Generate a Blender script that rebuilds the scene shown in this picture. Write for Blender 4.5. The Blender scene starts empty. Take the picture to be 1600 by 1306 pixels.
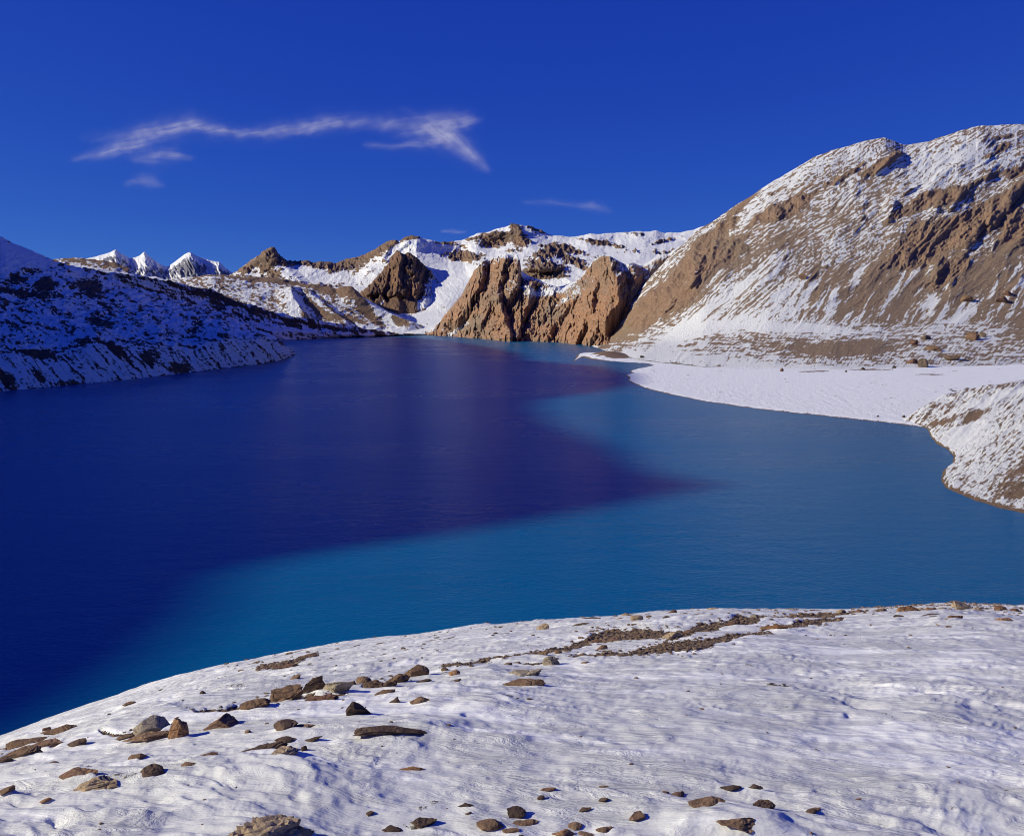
import bpy, math, random
import numpy as np

# ------------------------------------------------------------------ camera, light
F = 1386.0                      # focal length in photo pixels (photo 1600 x 1306)
CX, CY = 800.0, 653.0
HORIZON = 485.0
P = math.atan((CY - HORIZON) / F)
CAMZ = 120.0                    # metres above the lake
SC = bpy.context.scene
COL = SC.collection
cam_d = bpy.data.cameras.new('camera')
cam = bpy.data.objects.new('camera', cam_d)
COL.objects.link(cam)
cam.location = (0, 0, CAMZ)
cam.rotation_euler = (math.radians(90) - P, 0, 0)
cam_d.sensor_fit = 'HORIZONTAL'
cam_d.sensor_width = 36.0
cam_d.lens = 36.0 * F / 1600.0
cam_d.clip_start = 0.1
cam_d.clip_end = 90000
SC.camera = cam

SUN_EL = math.radians(26.5)
SUN_AZ = math.radians(-95)      # from +Y (view direction) towards the left
SUN = np.array([math.sin(SUN_AZ) * math.cos(SUN_EL), math.cos(SUN_AZ) * math.cos(SUN_EL), math.sin(SUN_EL)])
sd = bpy.data.lights.new('sun', 'SUN')
sd.energy = 4.9
sd.angle = math.radians(0.4)
sd.color = (1.0, 0.94, 0.72)
so = bpy.data.objects.new('sun', sd)
COL.objects.link(so)
from mathutils import Vector
so.rotation_euler = Vector(SUN).to_track_quat('Z', 'Y').to_euler()
so.location = (-500, 0, 800)

W = bpy.data.worlds.new('World')
SC.world = W
W.use_nodes = True
nt = W.node_tree
nt.nodes.clear()
sky = nt.nodes.new('ShaderNodeTexSky')
sky.sky_type = 'NISHITA'
sky.sun_disc = False
sky.sun_elevation = SUN_EL
sky.sun_rotation = SUN_AZ % (2 * math.pi)
sky.altitude = 5000
sky.air_density = 1.0
sky.dust_density = 0.2
sky.ozone_density = 4.0
# thin high-altitude air and a polarised deep blue: grade the sky channel by channel
sep = nt.nodes.new('ShaderNodeSeparateColor')
com = nt.nodes.new('ShaderNodeCombineColor')
nt.links.new(sky.outputs[0], sep.inputs[0])
for ch, (gain, power) in enumerate([(0.150, 1.05), (0.345, 0.92), (2.60, 0.36)]):
    pw = nt.nodes.new('ShaderNodeMath'); pw.operation = 'POWER'; pw.inputs[1].default_value = power
    gm_ = nt.nodes.new('ShaderNodeMath'); gm_.operation = 'MULTIPLY'; gm_.inputs[1].default_value = gain
    nt.links.new(sep.outputs[ch], pw.inputs[0]); nt.links.new(pw.outputs[0], gm_.inputs[0]); nt.links.new(gm_.outputs[0], com.inputs[ch])
bg = nt.nodes.new('ShaderNodeBackground')
bg.inputs[1].default_value = 0.10
wo = nt.nodes.new('ShaderNodeOutputWorld')
nt.links.new(com.outputs[0], bg.inputs[0])
nt.links.new(bg.outputs[0], wo.inputs[0])

SC.view_settings.view_transform = 'Standard'
SC.view_settings.look = 'None'
SC.view_settings.exposure = 0.0
SC.view_settings.gamma = 1.0
SC.view_settings.use_curve_mapping = False
SC.cycles.filter_width = 1.0
SC.cycles.max_bounces = 6
SC.cycles.transparent_max_bounces = 12

# ------------------------------------------------------------------ pixel <-> world
def s_of(py):                   # drop per metre of forward distance along a pixel row
    return np.tan(P + np.arctan((np.asarray(py, float) - CY) / F))
def world(px, py, Y):
    s = s_of(py)
    x = (np.asarray(px, float) - CX) / F * Y * (math.cos(P) + s * math.sin(P))
    return np.stack(np.broadcast_arrays(x, Y, CAMZ - s * Y), -1)
def world_z(px, py, z):
    return world(px, py, (CAMZ - np.asarray(z, float)) / s_of(py))
def project(Q):
    x, y, z = Q[..., 0], Q[..., 1], Q[..., 2] - CAMZ
    dep = y * math.cos(P) - z * math.sin(P)
    up = y * math.sin(P) + z * math.cos(P)
    dep = np.maximum(dep, 0.05)
    return CX + F * x / dep, CY - F * up / dep, dep

# ------------------------------------------------------------------ noise
_G = np.random.RandomState(7)
_PERM = _G.permutation(4096).astype(np.int32)
_PERM = np.concatenate([_PERM, _PERM])
_ANG = _G.rand(4096) * 2 * np.pi
_GX, _GY = np.cos(_ANG), np.sin(_ANG)
def noise(x, y, seed=0):
    x = np.asarray(x, float) + seed * 17.31 + 1000.0
    y = np.asarray(y, float) + seed * 9.73 + 1000.0
    xi = np.floor(x).astype(np.int32); yi = np.floor(y).astype(np.int32)
    xf = x - xi; yf = y - yi
    xi &= 4095; yi &= 4095
    xi1 = (xi + 1) & 4095; yi1 = (yi + 1) & 4095
    a = _PERM[xi]; b = _PERM[xi1]
    u = xf * xf * xf * (xf * (xf * 6 - 15) + 10)
    v = yf * yf * yf * (yf * (yf * 6 - 15) + 10)
    def g(h, dx, dy): return _GX[h] * dx + _GY[h] * dy
    n00 = g(_PERM[a + yi], xf, yf); n10 = g(_PERM[b + yi], xf - 1, yf)
    n01 = g(_PERM[a + yi1], xf, yf - 1); n11 = g(_PERM[b + yi1], xf - 1, yf - 1)
    return ((n00 * (1 - u) + n10 * u) * (1 - v) + (n01 * (1 - u) + n11 * u) * v) * 1.45
def fbm(x, y, octaves=4, seed=0, gain=0.5, lac=2.03):
    r = 0; a = 1.0; t = 0
    for k in range(octaves):
        r = r + a * noise(x, y, seed + k * 3); t += a
        a *= gain; x = x * lac; y = y * lac
    return r / t
def ridged(x, y, octaves=4, seed=0, gain=0.5, lac=2.03):
    r = 0; a = 1.0; t = 0; w = 1.0
    for k in range(octaves):
        n = 1 - np.abs(noise(x, y, seed + k * 3)) * 1.6
        n = np.clip(n, 0, 1) ** 2 * w
        w = np.clip(n * 1.6, 0.15, 1)
        r = r + a * n; t += a
        a *= gain; x = x * lac; y = y * lac
    return r / t
def cells(x, y, seed=0):
    """distance to nearest and second nearest jittered point, and a random value of the nearest"""
    xi = np.floor(x).astype(np.int32); yi = np.floor(y).astype(np.int32)
    d1 = np.full(x.shape, 9.0); d2 = np.full(x.shape, 9.0); val = np.zeros(x.shape)
    for i in (-1, 0, 1):
        for j in (-1, 0, 1):
            cx = xi + i; cy = yi + j
            h = _PERM[(_PERM[(cx + seed * 31) & 4095] + (cy & 4095))]
            jx = cx + (h & 63) / 64.0; jy = cy + ((h >> 6) & 63) / 64.0
            d = np.hypot(x - jx, y - jy)
            m = d < d1
            d2 = np.where(m, d1, np.minimum(d2, d))
            val = np.where(m, ((h * 37) & 255) / 255.0, val)
            d1 = np.where(m, d, d1)
    return d1, d2, val
def sstep(a, b, x):
    t = np.clip((x - a) / (b - a), 0, 1)
    return t * t * (3 - 2 * t)
def axes(px, py, deg):
    c, s = math.cos(math.radians(deg)), math.sin(math.radians(deg))
    return px * c + py * s, -px * s + py * c       # along, across
def blobs(px, py, lst):
    r = np.zeros_like(px)
    for cx, cy, rx, ry, deg, amp in lst:
        a, b = axes(px - cx, py - cy, deg)
        r += amp * np.exp(-(a / rx) ** 2 - (b / ry) ** 2)
    return r
def stamp(px, py, line, amp, wl, wr, fade=18):
    """buttress: ridge along a pixel polyline (top to bottom), wl / wr are the widths left and right of it"""
    line = np.array(line, float)
    x0 = np.interp(py, line[:, 1], line[:, 0])
    t = (py - line[0, 1]) / (line[-1, 1] - line[0, 1])
    dx = px - x0
    k = np.where(dx < 0, 1 + dx / wl, 1 - dx / wr)
    end = np.clip((py - line[0, 1] + fade) / fade, 0, 1) * np.clip((line[-1, 1] + fade - py) / fade, 0, 1)
    return amp * np.clip(k, 0, 1) ** 0.9 * end

# ------------------------------------------------------------------ objects and materials
def tag(o, label=None, cat=None, group=None, kind=None):
    if label: o['label'] = label
    if cat: o['category'] = cat
    if group: o['group'] = group
    if kind: o['kind'] = kind
    return o
def grid_mesh(name, Q, attrs, mat, kind='structure'):
    nv, nu = Q.shape[:2]
    me = bpy.data.meshes.new(name)
    me.vertices.add(nv * nu)
    me.vertices.foreach_set('co', np.ascontiguousarray(Q.reshape(-1), dtype=np.float32))
    idx = np.arange(nv * nu, dtype=np.int32).reshape(nv, nu)
    q = np.stack([idx[:-1, :-1], idx[:-1, 1:], idx[1:, 1:], idx[1:, :-1]], -1).reshape(-1, 4)
    n = len(q)
    me.loops.add(n * 4)
    me.loops.foreach_set('vertex_index', q.reshape(-1))
    me.polygons.add(n)
    me.polygons.foreach_set('loop_start', np.arange(0, n * 4, 4, dtype=np.int32))
    me.polygons.foreach_set('loop_total', np.full(n, 4, dtype=np.int32))
    me.polygons.foreach_set('use_smooth', np.ones(n, dtype=bool))
    me.update(calc_edges=True)
    for k, a in attrs.items():
        at = me.attributes.new(k, 'FLOAT', 'POINT')
        at.data.foreach_set('value', np.ascontiguousarray(a.reshape(-1), dtype=np.float32))
    me.materials.append(mat)
    o = bpy.data.objects.new(name, me)
    COL.objects.link(o)
    if kind: o['kind'] = kind
    return o

class N:
    """small node helper"""
    def __init__(s, name):
        s.m = bpy.data.materials.new(name); s.m.use_nodes = True
        s.t = s.m.node_tree; s.t.nodes.clear()
        s.out = s.t.nodes.new('ShaderNodeOutputMaterial')
    def new(s, kind, **kw):
        n = s.t.nodes.new(kind)
        for k, v in kw.items(): setattr(n, k, v)
        return n
    def link(s, a, b): s.t.links.new(a, b)
    def setin(s, node, i, v):
        if hasattr(v, 'links'): s.link(v, node.inputs[i])
        else: node.inputs[i].default_value = v
    def math(s, op, a, b=0.0, c=None, clamp=False):
        n = s.new('ShaderNodeMath', operation=op); n.use_clamp = clamp
        s.setin(n, 0, a); s.setin(n, 1, b)
        if c is not None: s.setin(n, 2, c)
        return n.outputs[0]
    def attr(s, name): return s.new('ShaderNodeAttribute', attribute_name=name).outputs['Fac']
    def pos(s): return s.new('ShaderNodeNewGeometry').outputs['Position']
    def noise(s, scale, detail=4, rough=0.55, vec=None, dist=0.0):
        n = s.new('ShaderNodeTexNoise'); n.inputs['Scale'].default_value = scale
        n.inputs['Detail'].default_value = detail; n.inputs['Roughness'].default_value = rough
        n.inputs['Distortion'].default_value = dist
        s.link(vec if vec is not None else s.pos(), n.inputs['Vector'])
        return n.outputs['Fac']
    def mapping(s, scale, rot=(0, 0, 0), vec=None):
        n = s.new('ShaderNodeMapping'); n.inputs['Scale'].default_value = scale
        n.inputs['Rotation'].default_value = rot
        s.link(vec if vec is not None else s.pos(), n.inputs['Vector'])
        return n.outputs[0]
    def mix(s, f, a, b):
        n = s.new('ShaderNodeMix', data_type='RGBA')
        s.setin(n, 0, f); s.setin(n, 6, a); s.setin(n, 7, b)
        return n.outputs[2]
    def ramp(s, f, stops):
        n = s.new('ShaderNodeValToRGB')
        while len(n.color_ramp.elements) < len(stops): n.color_ramp.elements.new(0.5)
        for e, (p, c) in zip(n.color_ramp.elements, stops):
            e.position = p; e.color = (*c, 1) if len(c) == 3 else c
        s.link(f, n.inputs[0])
        return n.outputs[0]
    def smooth(s, x, lo, hi):
        n = s.new('ShaderNodeMapRange', interpolation_type='SMOOTHSTEP')
        s.setin(n, 0, x); n.inputs[1].default_value = lo; n.inputs[2].default_value = hi
        return n.outputs[0]
    def bump(s, h, dist, strength=1.0, normal=None):
        n = s.new('ShaderNodeBump'); n.inputs['Strength'].default_value = strength
        n.inputs['Distance'].default_value = dist
        s.link(h, n.inputs['Height'])
        if normal is not None: s.link(normal, n.inputs['Normal'])
        return n.outputs[0]
    def principled(s, color, rough=0.9, normal=None, spec=0.2):
        n = s.new('ShaderNodeBsdfPrincipled')
        s.setin(n, 'Base Color', color); s.setin(n, 'Roughness', rough)
        n.inputs['Specular IOR Level'].default_value = spec
        if normal is not None: s.link(normal, n.inputs['Normal'])
        return n.outputs[0]
    def finish(s, sh):
        s.link(sh, s.out.inputs[0]); return s.m

SNOW = (0.84, 0.85, 0.88)
def terrain_mat(name, mpp, rock, accent, dark, snow=SNOW, edge=0.06, fine=0.5, bump=1.0):
    """mpp: metres that one photo pixel covers there; attributes snow and tone drive cover and rock colour"""
    n = N(name)
    nf = n.noise(1.0 / (mpp * 2.8), 5, 0.7)
    nb = n.noise(1.0 / (mpp * 22), 5, 0.6)
    tone = n.math('ADD', n.attr('tone'), n.math('MULTIPLY', n.math('SUBTRACT', nb, 0.5), 1.1))
    col = n.mix(n.smooth(tone, -0.35, 0.45), (*rock, 1), (*accent, 1))
    nm = n.noise(1.0 / (mpp * 8), 5, 0.65)
    col = n.mix(n.math('MULTIPLY', n.smooth(nm, 0.5, 0.66), 0.6), col, (*[min(1, v * 1.35) for v in rock], 1))
    col = n.mix(n.math('MULTIPLY', n.smooth(nf, 0.48, 0.64), 0.75), col, (*dark, 1))
    cover = n.math('ADD', n.attr('snow'), n.math('MULTIPLY', n.math('SUBTRACT', nf, 0.5), fine))
    m = n.smooth(cover, -edge, edge)
    col = n.mix(m, col, (*snow, 1))
    hb = n.math('ADD', nf, n.math('MULTIPLY', m, 0.25))
    bp = n.bump(hb, mpp * 3.2 * bump, 0.85)
    return n.finish(n.principled(col, 0.85, bp, 0.15))

# ------------------------------------------------------------------ lofted terrain
def pchip(v, R, t):
    """R: rows (k, nu, 3) at parameters v; monotone cubic between rows"""
    k = len(v); h = np.diff(v)
    d = (R[1:] - R[:-1]) / h[:, None, None]
    m = np.zeros_like(R)
    if k > 2:
        a, b = d[:-1], d[1:]
        w1 = (2 * h[1:] + h[:-1])[:, None, None]; w2 = (h[1:] + 2 * h[:-1])[:, None, None]
        with np.errstate(divide='ignore', invalid='ignore'):
            hm = (w1 + w2) / (w1 / a + w2 / b)
        m[1:-1] = np.where(a * b > 0, hm, 0)
    m[0] = d[0]; m[-1] = d[-1]
    i = np.clip(np.searchsorted(v, t, side='right') - 1, 0, k - 2)
    s = ((t - v[i]) / h[i])[:, None, None]
    hh = h[i][:, None, None]
    return (R[i] * (1 + 2 * s) * (1 - s) ** 2 + m[i] * hh * s * (1 - s) ** 2
            + R[i + 1] * s * s * (3 - 2 * s) + m[i + 1] * hh * s * s * (s - 1))
def normals(Q):
    du = np.gradient(Q, axis=1); dv = np.gradient(Q, axis=0)
    n = np.cross(du, dv)
    n /= np.linalg.norm(n, axis=-1, keepdims=True) + 1e-9
    return n
def loft(x0, x1, nu, rows, nv, weights=None):
    """rows: (kind, points, roughness); kind z -> (px, py, elevation), Y -> (px, py, distance)"""
    px = np.linspace(x0, x1, nu)
    R = []
    for kind, pts, rough in rows:
        a = np.array(pts, float)
        py = np.interp(px, a[:, 0], a[:, 1]); w = np.interp(px, a[:, 0], a[:, 2])
        k = max(3, int(nu * 3 / (x1 - x0)) | 1)
        pad = np.pad(py, k // 2, mode='edge'); py = np.convolve(pad, np.ones(k) / k, 'valid')
        pad = np.pad(w, 5 * k // 2, mode='edge'); w = np.convolve(pad, np.ones(5 * k // 2 * 2 + 1) / (5 * k // 2 * 2 + 1), 'valid')[:nu]
        if rough:
            py = py + rough * fbm(px / 22, px * 0 + len(R) * 5.1, 4, len(R), 0.5)
        R.append(world_z(px, py, w) if kind == 'z' else world(px, py, w))
    R = np.stack(R)
    if weights is None:
        weights = []
        for a, b in zip(R[:-1], R[1:]):
            _, pa, _ = project(a); _, pb, _ = project(b)
            weights.append(max(6.0, np.mean(np.abs(pa - pb))))
        weights[-1] = 8.0
    v = np.concatenate([[0], np.cumsum(weights)]); v = v / v[-1]
    Q = pchip(v, R, np.linspace(0, 1, nv))
    return Q, v
def displace(Q, d):
    """d in photo pixels, along the surface normal (turned to the camera)"""
    n = normals(Q)
    toc = np.array([0, 0, CAMZ]) - Q
    sgn = np.sign((n * toc).sum(-1, keepdims=True))
    flip = np.where(sgn.mean() >= 0, 1.0, -1.0)
    n = n * flip
    _, _, dep = project(Q)
    return Q + n * (d * dep / F)[..., None]
def shift(Q, d):
    '''relief that comes forward horizontally, in photo pixels: keeps the outline of the hill'''
    x, y, z = Q[..., 0], Q[..., 1], Q[..., 2] - CAMZ
    _, _, dep = project(Q)
    k = 1 - d * dep / F / y
    return np.stack([x * k, y * k, z * k + CAMZ], -1)
def lean_back(Q, ratio=0.3):
    '''no overhangs: going up a face, the distance always grows by at least ratio times the rise'''
    Q = Q.copy()
    for i in range(Q.shape[0] - 2, -1, -1):
        up_ = Q[i + 1]; cur = Q[i]
        rise = np.maximum(up_[:, 2] - cur[:, 2], 0)
        lim = up_[:, 1] - ratio * rise
        ok = (cur[:, 1] > lim) & (up_[:, 2] > cur[:, 2])
        k = np.where(ok, lim / cur[:, 1], 1.0)
        Q[i, :, 0] *= k; Q[i, :, 1] *= k; Q[i, :, 2] = (cur[:, 2] - CAMZ) * k + CAMZ
    return Q
def upz(Q):
    return np.abs(normals(Q)[..., 2])

Y_W = lambda py, z=0.0: float((CAMZ - z) / s_of(py))

# ================================================================== THE SETTING
# ---- lake
def water_material():
    n = N('lake_water')
    pos = n.pos()
    # glacial water: a deep turbid blue-green body under a rippled surface
    w1 = n.noise(0.55, 3, 0.6, n.mapping((0.45, 1.0, 1.0), (0, 0, 0.12), pos))
    w2 = n.noise(0.07, 4, 0.6, n.mapping((0.5, 1.0, 1.0), (0, 0, 0.2), pos))
    w3 = n.noise(0.006, 4, 0.55, n.mapping((0.35, 1.0, 1.0), (0, 0, 0.1), pos))
    h = n.math('ADD', w1, n.math('MULTIPLY', w2, 2.0))
    bp = n.bump(h, 0.38, 0.85)
    body = n.mix(w3, (0.000, 0.094, 0.235, 1), (0.000, 0.120, 0.270, 1))
    p = n.new('ShaderNodeBsdfPrincipled')
    n.link(body, p.inputs['Base Color'])
    r = n.math('ADD', 0.22, n.math('MULTIPLY', w3, 0.12))
    n.link(r, p.inputs['Roughness'])
    p.inputs['IOR'].default_value = 1.33
    p.inputs['Specular IOR Level'].default_value = 0.36
    n.link(bp, p.inputs['Normal'])
    return n.finish(p.outputs[0])
ys = np.array([-400, 60, 150, 260, 400, 700, 1200, 2000, 3200, 5200, 7000.0])
xs = np.linspace(-5200, 5200, 14)
Q = np.stack(np.broadcast_arrays(xs[None, :], ys[:, None], 0.0), -1)
grid_mesh('lake_water', Q, {}, water_material())

# ---- valley floor: one sheet under everything, to the horizon
n = N('valley_ground')
c = n.mix(n.smooth(n.noise(0.004, 6, 0.6), 0.42, 0.55), (0.2, 0.13, 0.09, 1), (*SNOW, 1))
mat = n.finish(n.principled(c, 0.9))
Q = np.stack(np.broadcast_arrays(np.linspace(-30000, 30000, 30)[None, :], np.linspace(-3000, 42000, 30)[:, None], -25.0), -1)
grid_mesh('valley_floor', Q, {}, mat)

# ---- ridge on the left, outside the frame, whose shadow lies over the moraine and the lake
SHADOW_EDGE = [  # (photo x, photo y) of the edge of the shade on the water
    (-60, 1235), (0, 1195), (150, 1120), (250, 1065), (330, 1012), (385, 950), (425, 893), (520, 868), (640, 849), (760, 832), (900, 808), (1040, 781),
    (1120, 765), (1160, 754), (1090, 742), (1045, 725), (1010, 700), (960, 682), (905, 660), (872, 640), (885, 624), (960, 613),
    (1020, 600), (1020, 585), (960, 572), (850, 563), (836, 553), (800, 545), (745, 536.5), (700, 530.5), (660, 527.5), (625, 526), (606, 525)]
def ridge_material():
    return terrain_mat('ridge_rock_and_snow', 3.0, (0.17, 0.12, 0.09), (0.2, 0.15, 0.11), (0.08, 0.06, 0.05))
def xr(y): return -3400.0 - 0.66 * y
pts = []
for px, py in SHADOW_EDGE:
    q = world_z(px, py, 0.0)
    # solve q.x + t*Lx = xr(q.y + t*Ly)
    t = (xr(q[1]) - q[0]) / (SUN[0] + 0.66 * SUN[1])
    pts.append((q[1] + t * SUN[1], t * SUN[2]))
pts = sorted(pts)
ry = np.array([p[0] for p in pts]); rz = np.array([p[1] for p in pts])
ry = np.concatenate([[-2500, -900, ry[0] - 180, ry[0] - 60], ry, [ry[-1] + 120, ry[-1] + 400]])
rz = np.concatenate([[200, 260, 330, rz[0] * 0.75], rz, [rz[-1] * 0.9, 200]])
gy = np.linspace(-2500, ry[-1], 900)
top = np.interp(gy, ry, rz)
back = np.linspace(-1, 1, 60)
prof = 1 - np.abs(back) ** 1.05
X = xr(gy)[None, :] + back[:, None] * np.where(back[:, None] > 0, 1900, 2600)
Z = -20 + (top + 20)[None, :] * prof[:, None]
d = 60 * (ridged(gy[None, :] / 260, X / 500, 4, 3) - 0.45) * np.clip(np.abs(back[:, None]) * 5, 0, 1)
Z = Z + d * (prof[:, None] > 0.03)
Q = np.stack([X, np.broadcast_to(gy[None, :], X.shape), Z], -1)
grid_mesh('mountain_ridge', Q, {'snow': 0.1 + 0.5 * fbm(X / 90, gy[None, :] / 60, 4, 2), 'tone': X * 0}, ridge_material())

# ---- left moraine in the shade
def moraine_snow(px, py, steep_top, seed):
    """snow cover for hummocky rubble, with gullied streaks on the bluff below steep_top"""
    al, ac = axes(px, py, 12)
    wob = 9 * fbm(px / 50, py / 30, 3, seed + 40)
    patch = fbm((al + wob) / 34, (ac + wob) / 8.5, 5, seed, 0.6)
    f1 = fbm(al / 8, ac / 2.6, 4, seed + 5, 0.7)
    upper = 0.17 + 1.15 * patch + 1.25 * f1
    al2, ac2 = axes(px, py, 48)
    low = 0.17 + 0.95 * fbm(al2 / 42 + 2 * noise(px / 60, py / 60, seed), (ac2 + 3 * noise(px / 18, py / 18, 4)) / 5.0, 4, seed + 9, 0.6) + 0.7 * f1
    k = sstep(-4, 8, py - steep_top)
    return upper * (1 - k) + low * k
near_shore = [(-300, 650, -4), (0, 616, -4), (100, 606.5, -4), (200, 597, -4), (300, 585, -4), (400, 573, -4), (440, 566, -4), (458, 558, -4), (468, 555, -4)]
bluff_pts = [(-300, 575), (0, 552), (40, 548), (90, 552), (150, 535), (190, 545), (250, 540), (300, 548), (350, 527), (400, 528), (440, 537), (462, 553), (468, 555)]
def Yrow(pts, dist):
    return [(px, py, dd) for (px, py), dd in zip(pts, dist)]
shoreY = lambda px: float(np.interp(px, [p[0] for p in near_shore], [Y_W(p[1]) for p in near_shore]))
rows = [
    ('z', near_shore, 0),
    ('Y', [(a, b, shoreY(a) + 110) for a, b in bluff_pts], 2.0),
    ('Y', [(-300, 480, 1750), (0, 478, 1780), (100, 490, 1900), (200, 495, 2100), (300, 503, 2350), (380, 512, 2500), (430, 531, 2450), (462, 552.5, 2440), (468, 554.6, 2450)], 1),
    ('Y', [(-300, 340, 2050), (0, 420, 2100), (100, 436, 2300), (200, 458, 2600), (300, 480, 2850), (380, 507, 2800), (430, 530.5, 2600), (462, 552, 2500), (468, 554.4, 2500)], 1),
    ('Y', [(-300, 230, 2350), (0, 372, 2500), (30, 386, 2520), (62, 398, 2550), (90, 411, 2600), (140, 427, 2750), (200, 447, 2900), (300, 474, 3050), (380, 504, 2950), (430, 530, 2700), (462, 552, 2550), (468, 554.2, 2550)], 1.2),
    ('Y', [(-300, 330, 2900), (0, 440, 3000), (200, 475, 3300), (300, 490, 3400), (430, 536, 3000), (468, 555, 2800)], 0)]
Q, v = loft(-280, 468, 640, rows, 330)
px, py, dep = project(Q)
bt = np.interp(px, [p[0] for p in bluff_pts], [p[1] for p in bluff_pts])
al2, ac2 = axes(px, py, 48)
kb = sstep(-3, 10, py - bt)
hum = 7 * fbm(px / 70, py / 22, 4, 11) + 3.5 * ridged(px / 24, py / 9, 4, 12) + 1.5 * fbm(px / 7, py / 4, 3, 13)
gul = 4.0 * ridged(al2 / 110, ac2 / 17, 3, 15) + 1.8 * fbm(al2 / 25, ac2 / 5, 3, 16)
shore_y = np.interp(px, [p[0] for p in near_shore], [p[1] for p in near_shore])
d = (hum * (1 - kb) + gul * kb) * sstep(0, 12, shore_y - py) * sstep(470, 440, px) * (0.25 + 0.75 * sstep(392, 430, py))
Q2 = displace(Q, d)
rim = np.exp(-((py - bt + 2) / 3.0) ** 2) * sstep(0.0, 0.35, noise(px / 30, 0 * py, 77))
sn = moraine_snow(px, py, bt, 21) - 0.35 * rim
sn += blobs(px, py, [(10, 400, 60, 22, 20, 0.9), (30, 435, 14, 10, 0, -1.0), (70, 440, 10, 8, 0, -.9), (35, 420, 70, 4, 8, -.5), (140, 452, 20, 10, 30, -1.0), (70, 453, 12, 14, 70, -.9), (25, 458, 45, 3.5, 8, -1.2),
    (300, 462, 30, 6, 15, -.8), (350, 470, 35, 9, 20, -.9), (230, 455, 30, 4, 15, .4), (150, 498, 14, 9, 40, -.8), (280, 574, 14, 7, 10, -1.3), (10, 595, 8, 20, -45, -.8), (60, 590, 14, 7, 50, -.6), (180, 548, 26, 5, 35, -1.0), (230, 560, 10, 8, 40, -1.0),
    (105, 599, 18, 4, 0, -.5), (330, 590, 80, 2, -8, -.6), (390, 490, 60, 6, 14, -.5), (60, 555, 30, 5, 10, -.8)])
sn -= 0.9 * sstep(5.0, 1.5, shore_y - py) * (noise(px / 9, py / 3, 6) > -0.15)
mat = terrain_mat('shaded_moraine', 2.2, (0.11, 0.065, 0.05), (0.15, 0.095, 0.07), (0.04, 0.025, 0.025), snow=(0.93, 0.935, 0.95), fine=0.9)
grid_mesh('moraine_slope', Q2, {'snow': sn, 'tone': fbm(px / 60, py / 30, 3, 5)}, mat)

# ---- farther moraine in the shade, behind the cape
rows = [
    ('z', [(150, 545, -4), (430, 533, -4), (500, 530.5, -4), (560, 528, -4), (600, 525.5, -4), (650, 523.5, -4), (670, 523, -4)], 0),
    ('Y', [(150, 520, 3350), (330, 508, 3500), (430, 516, 3650), (500, 521, 3800), (560, 522.5, 3950), (600, 523.3, 4100), (650, 522.8, 4300), (670, 522.6, 4400)], .8),
    ('Y', [(150, 470, 3300), (250, 465, 3500), (330, 480, 3650), (400, 495, 3700), (450, 505, 3800), (500, 512, 3900), (560, 517, 4000), (600, 521, 4150), (650, 522.5, 4350), (670, 522.4, 4450)], .8),
    ('Y', [(90, 412, 3300), (130, 420, 3300), (200, 429, 3400), (260, 440, 3550), (330, 454, 3750), (390, 478, 3800), (450, 494, 3850), (520, 507, 3950), (600, 519.5, 4200), (650, 522.2, 4400), (670, 522.3, 4500)], 1.2),
    ('Y', [(90, 450, 3700), (330, 480, 4000), (520, 520, 4200), (670, 523, 4550)], 0)]
Q, v = loft(90, 668, 520, rows, 130)
px, py, dep = project(Q)
d = (4.0 * fbm(px / 60, py / 18, 4, 31) + 3.0 * ridged(px / 22, py / 9, 4, 32) + 1.2 * fbm(px / 6, py / 4, 3, 33)) * sstep(0, 5, 529 - py) * sstep(660, 610, px)
Q2 = displace(Q, d)
al, ac = axes(px, py, 16)
al2, ac2 = axes(px, py, 62)
sn = 0.04 + 0.95 * fbm(al / 30, ac / 6.5, 4, 36, 0.66) + 0.5 * fbm(al2 / 16, ac2 / 3.5, 3, 37, 0.6)
sn += blobs(px, py, [(345, 466, 40, 8, 20, -.45), (300, 455, 50, 4, 14, -.35), (440, 497, 60, 5, 14, -.4), (440, 515, 60, 4, 5, .35), (540, 524, 60, 2.5, 2, .2), (560, 518, 60, 3, 5, -.3)])
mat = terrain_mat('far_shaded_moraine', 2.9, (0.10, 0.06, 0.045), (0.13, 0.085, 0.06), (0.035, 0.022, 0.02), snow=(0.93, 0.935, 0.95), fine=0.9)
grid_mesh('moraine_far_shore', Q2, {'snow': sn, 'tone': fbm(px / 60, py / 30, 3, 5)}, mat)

# ---- sunlit moraine hills beyond
rows = [
    ('Y', [(60, 470, 4500), (300, 500, 4500), (500, 520, 4550), (600, 524, 4600), (650, 523.5, 4650), (700, 523, 4700)], 0),
    ('Y', [(60, 440, 4700), (200, 440, 4800), (300, 460, 4750), (400, 470, 4750), (500, 490, 4750), (560, 500, 4750), (600, 510, 4750), (650, 517, 4750), (700, 521, 4800)], 1.5),
    ('Y', [(40, 412, 4900), (90, 406, 4950), (120, 404, 5000), (150, 406, 5000), (180, 409, 5000), (200, 418, 5000), (215, 431, 5000), (260, 438, 5000), (300, 434, 5000), (330, 431, 5000), (360, 431, 5050), (400, 433, 5100), (440, 437, 5100), (500, 448, 5050), (545, 456, 5000), (560, 466, 4980), (600, 488, 4950), (640, 503, 4920), (670, 513, 4900), (700, 520, 4900)], 1.2),
    ('Y', [(40, 440, 5500), (300, 460, 5500), (500, 470, 5500), (560, 485, 5400), (640, 515, 5300), (700, 522, 5300)], 0)]
Q, v = loft(50, 698, 620, rows, 150)
px, py, dep = project(Q)
al, ac = axes(px, py, 25)
d = 3.5 * fbm(px / 60, py / 20, 3, 41) + 1.6 * ridged((px + py) / 30, py / 13, 4, 42) + 0.5 * fbm(px / 6, py / 4, 3, 43)
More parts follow.
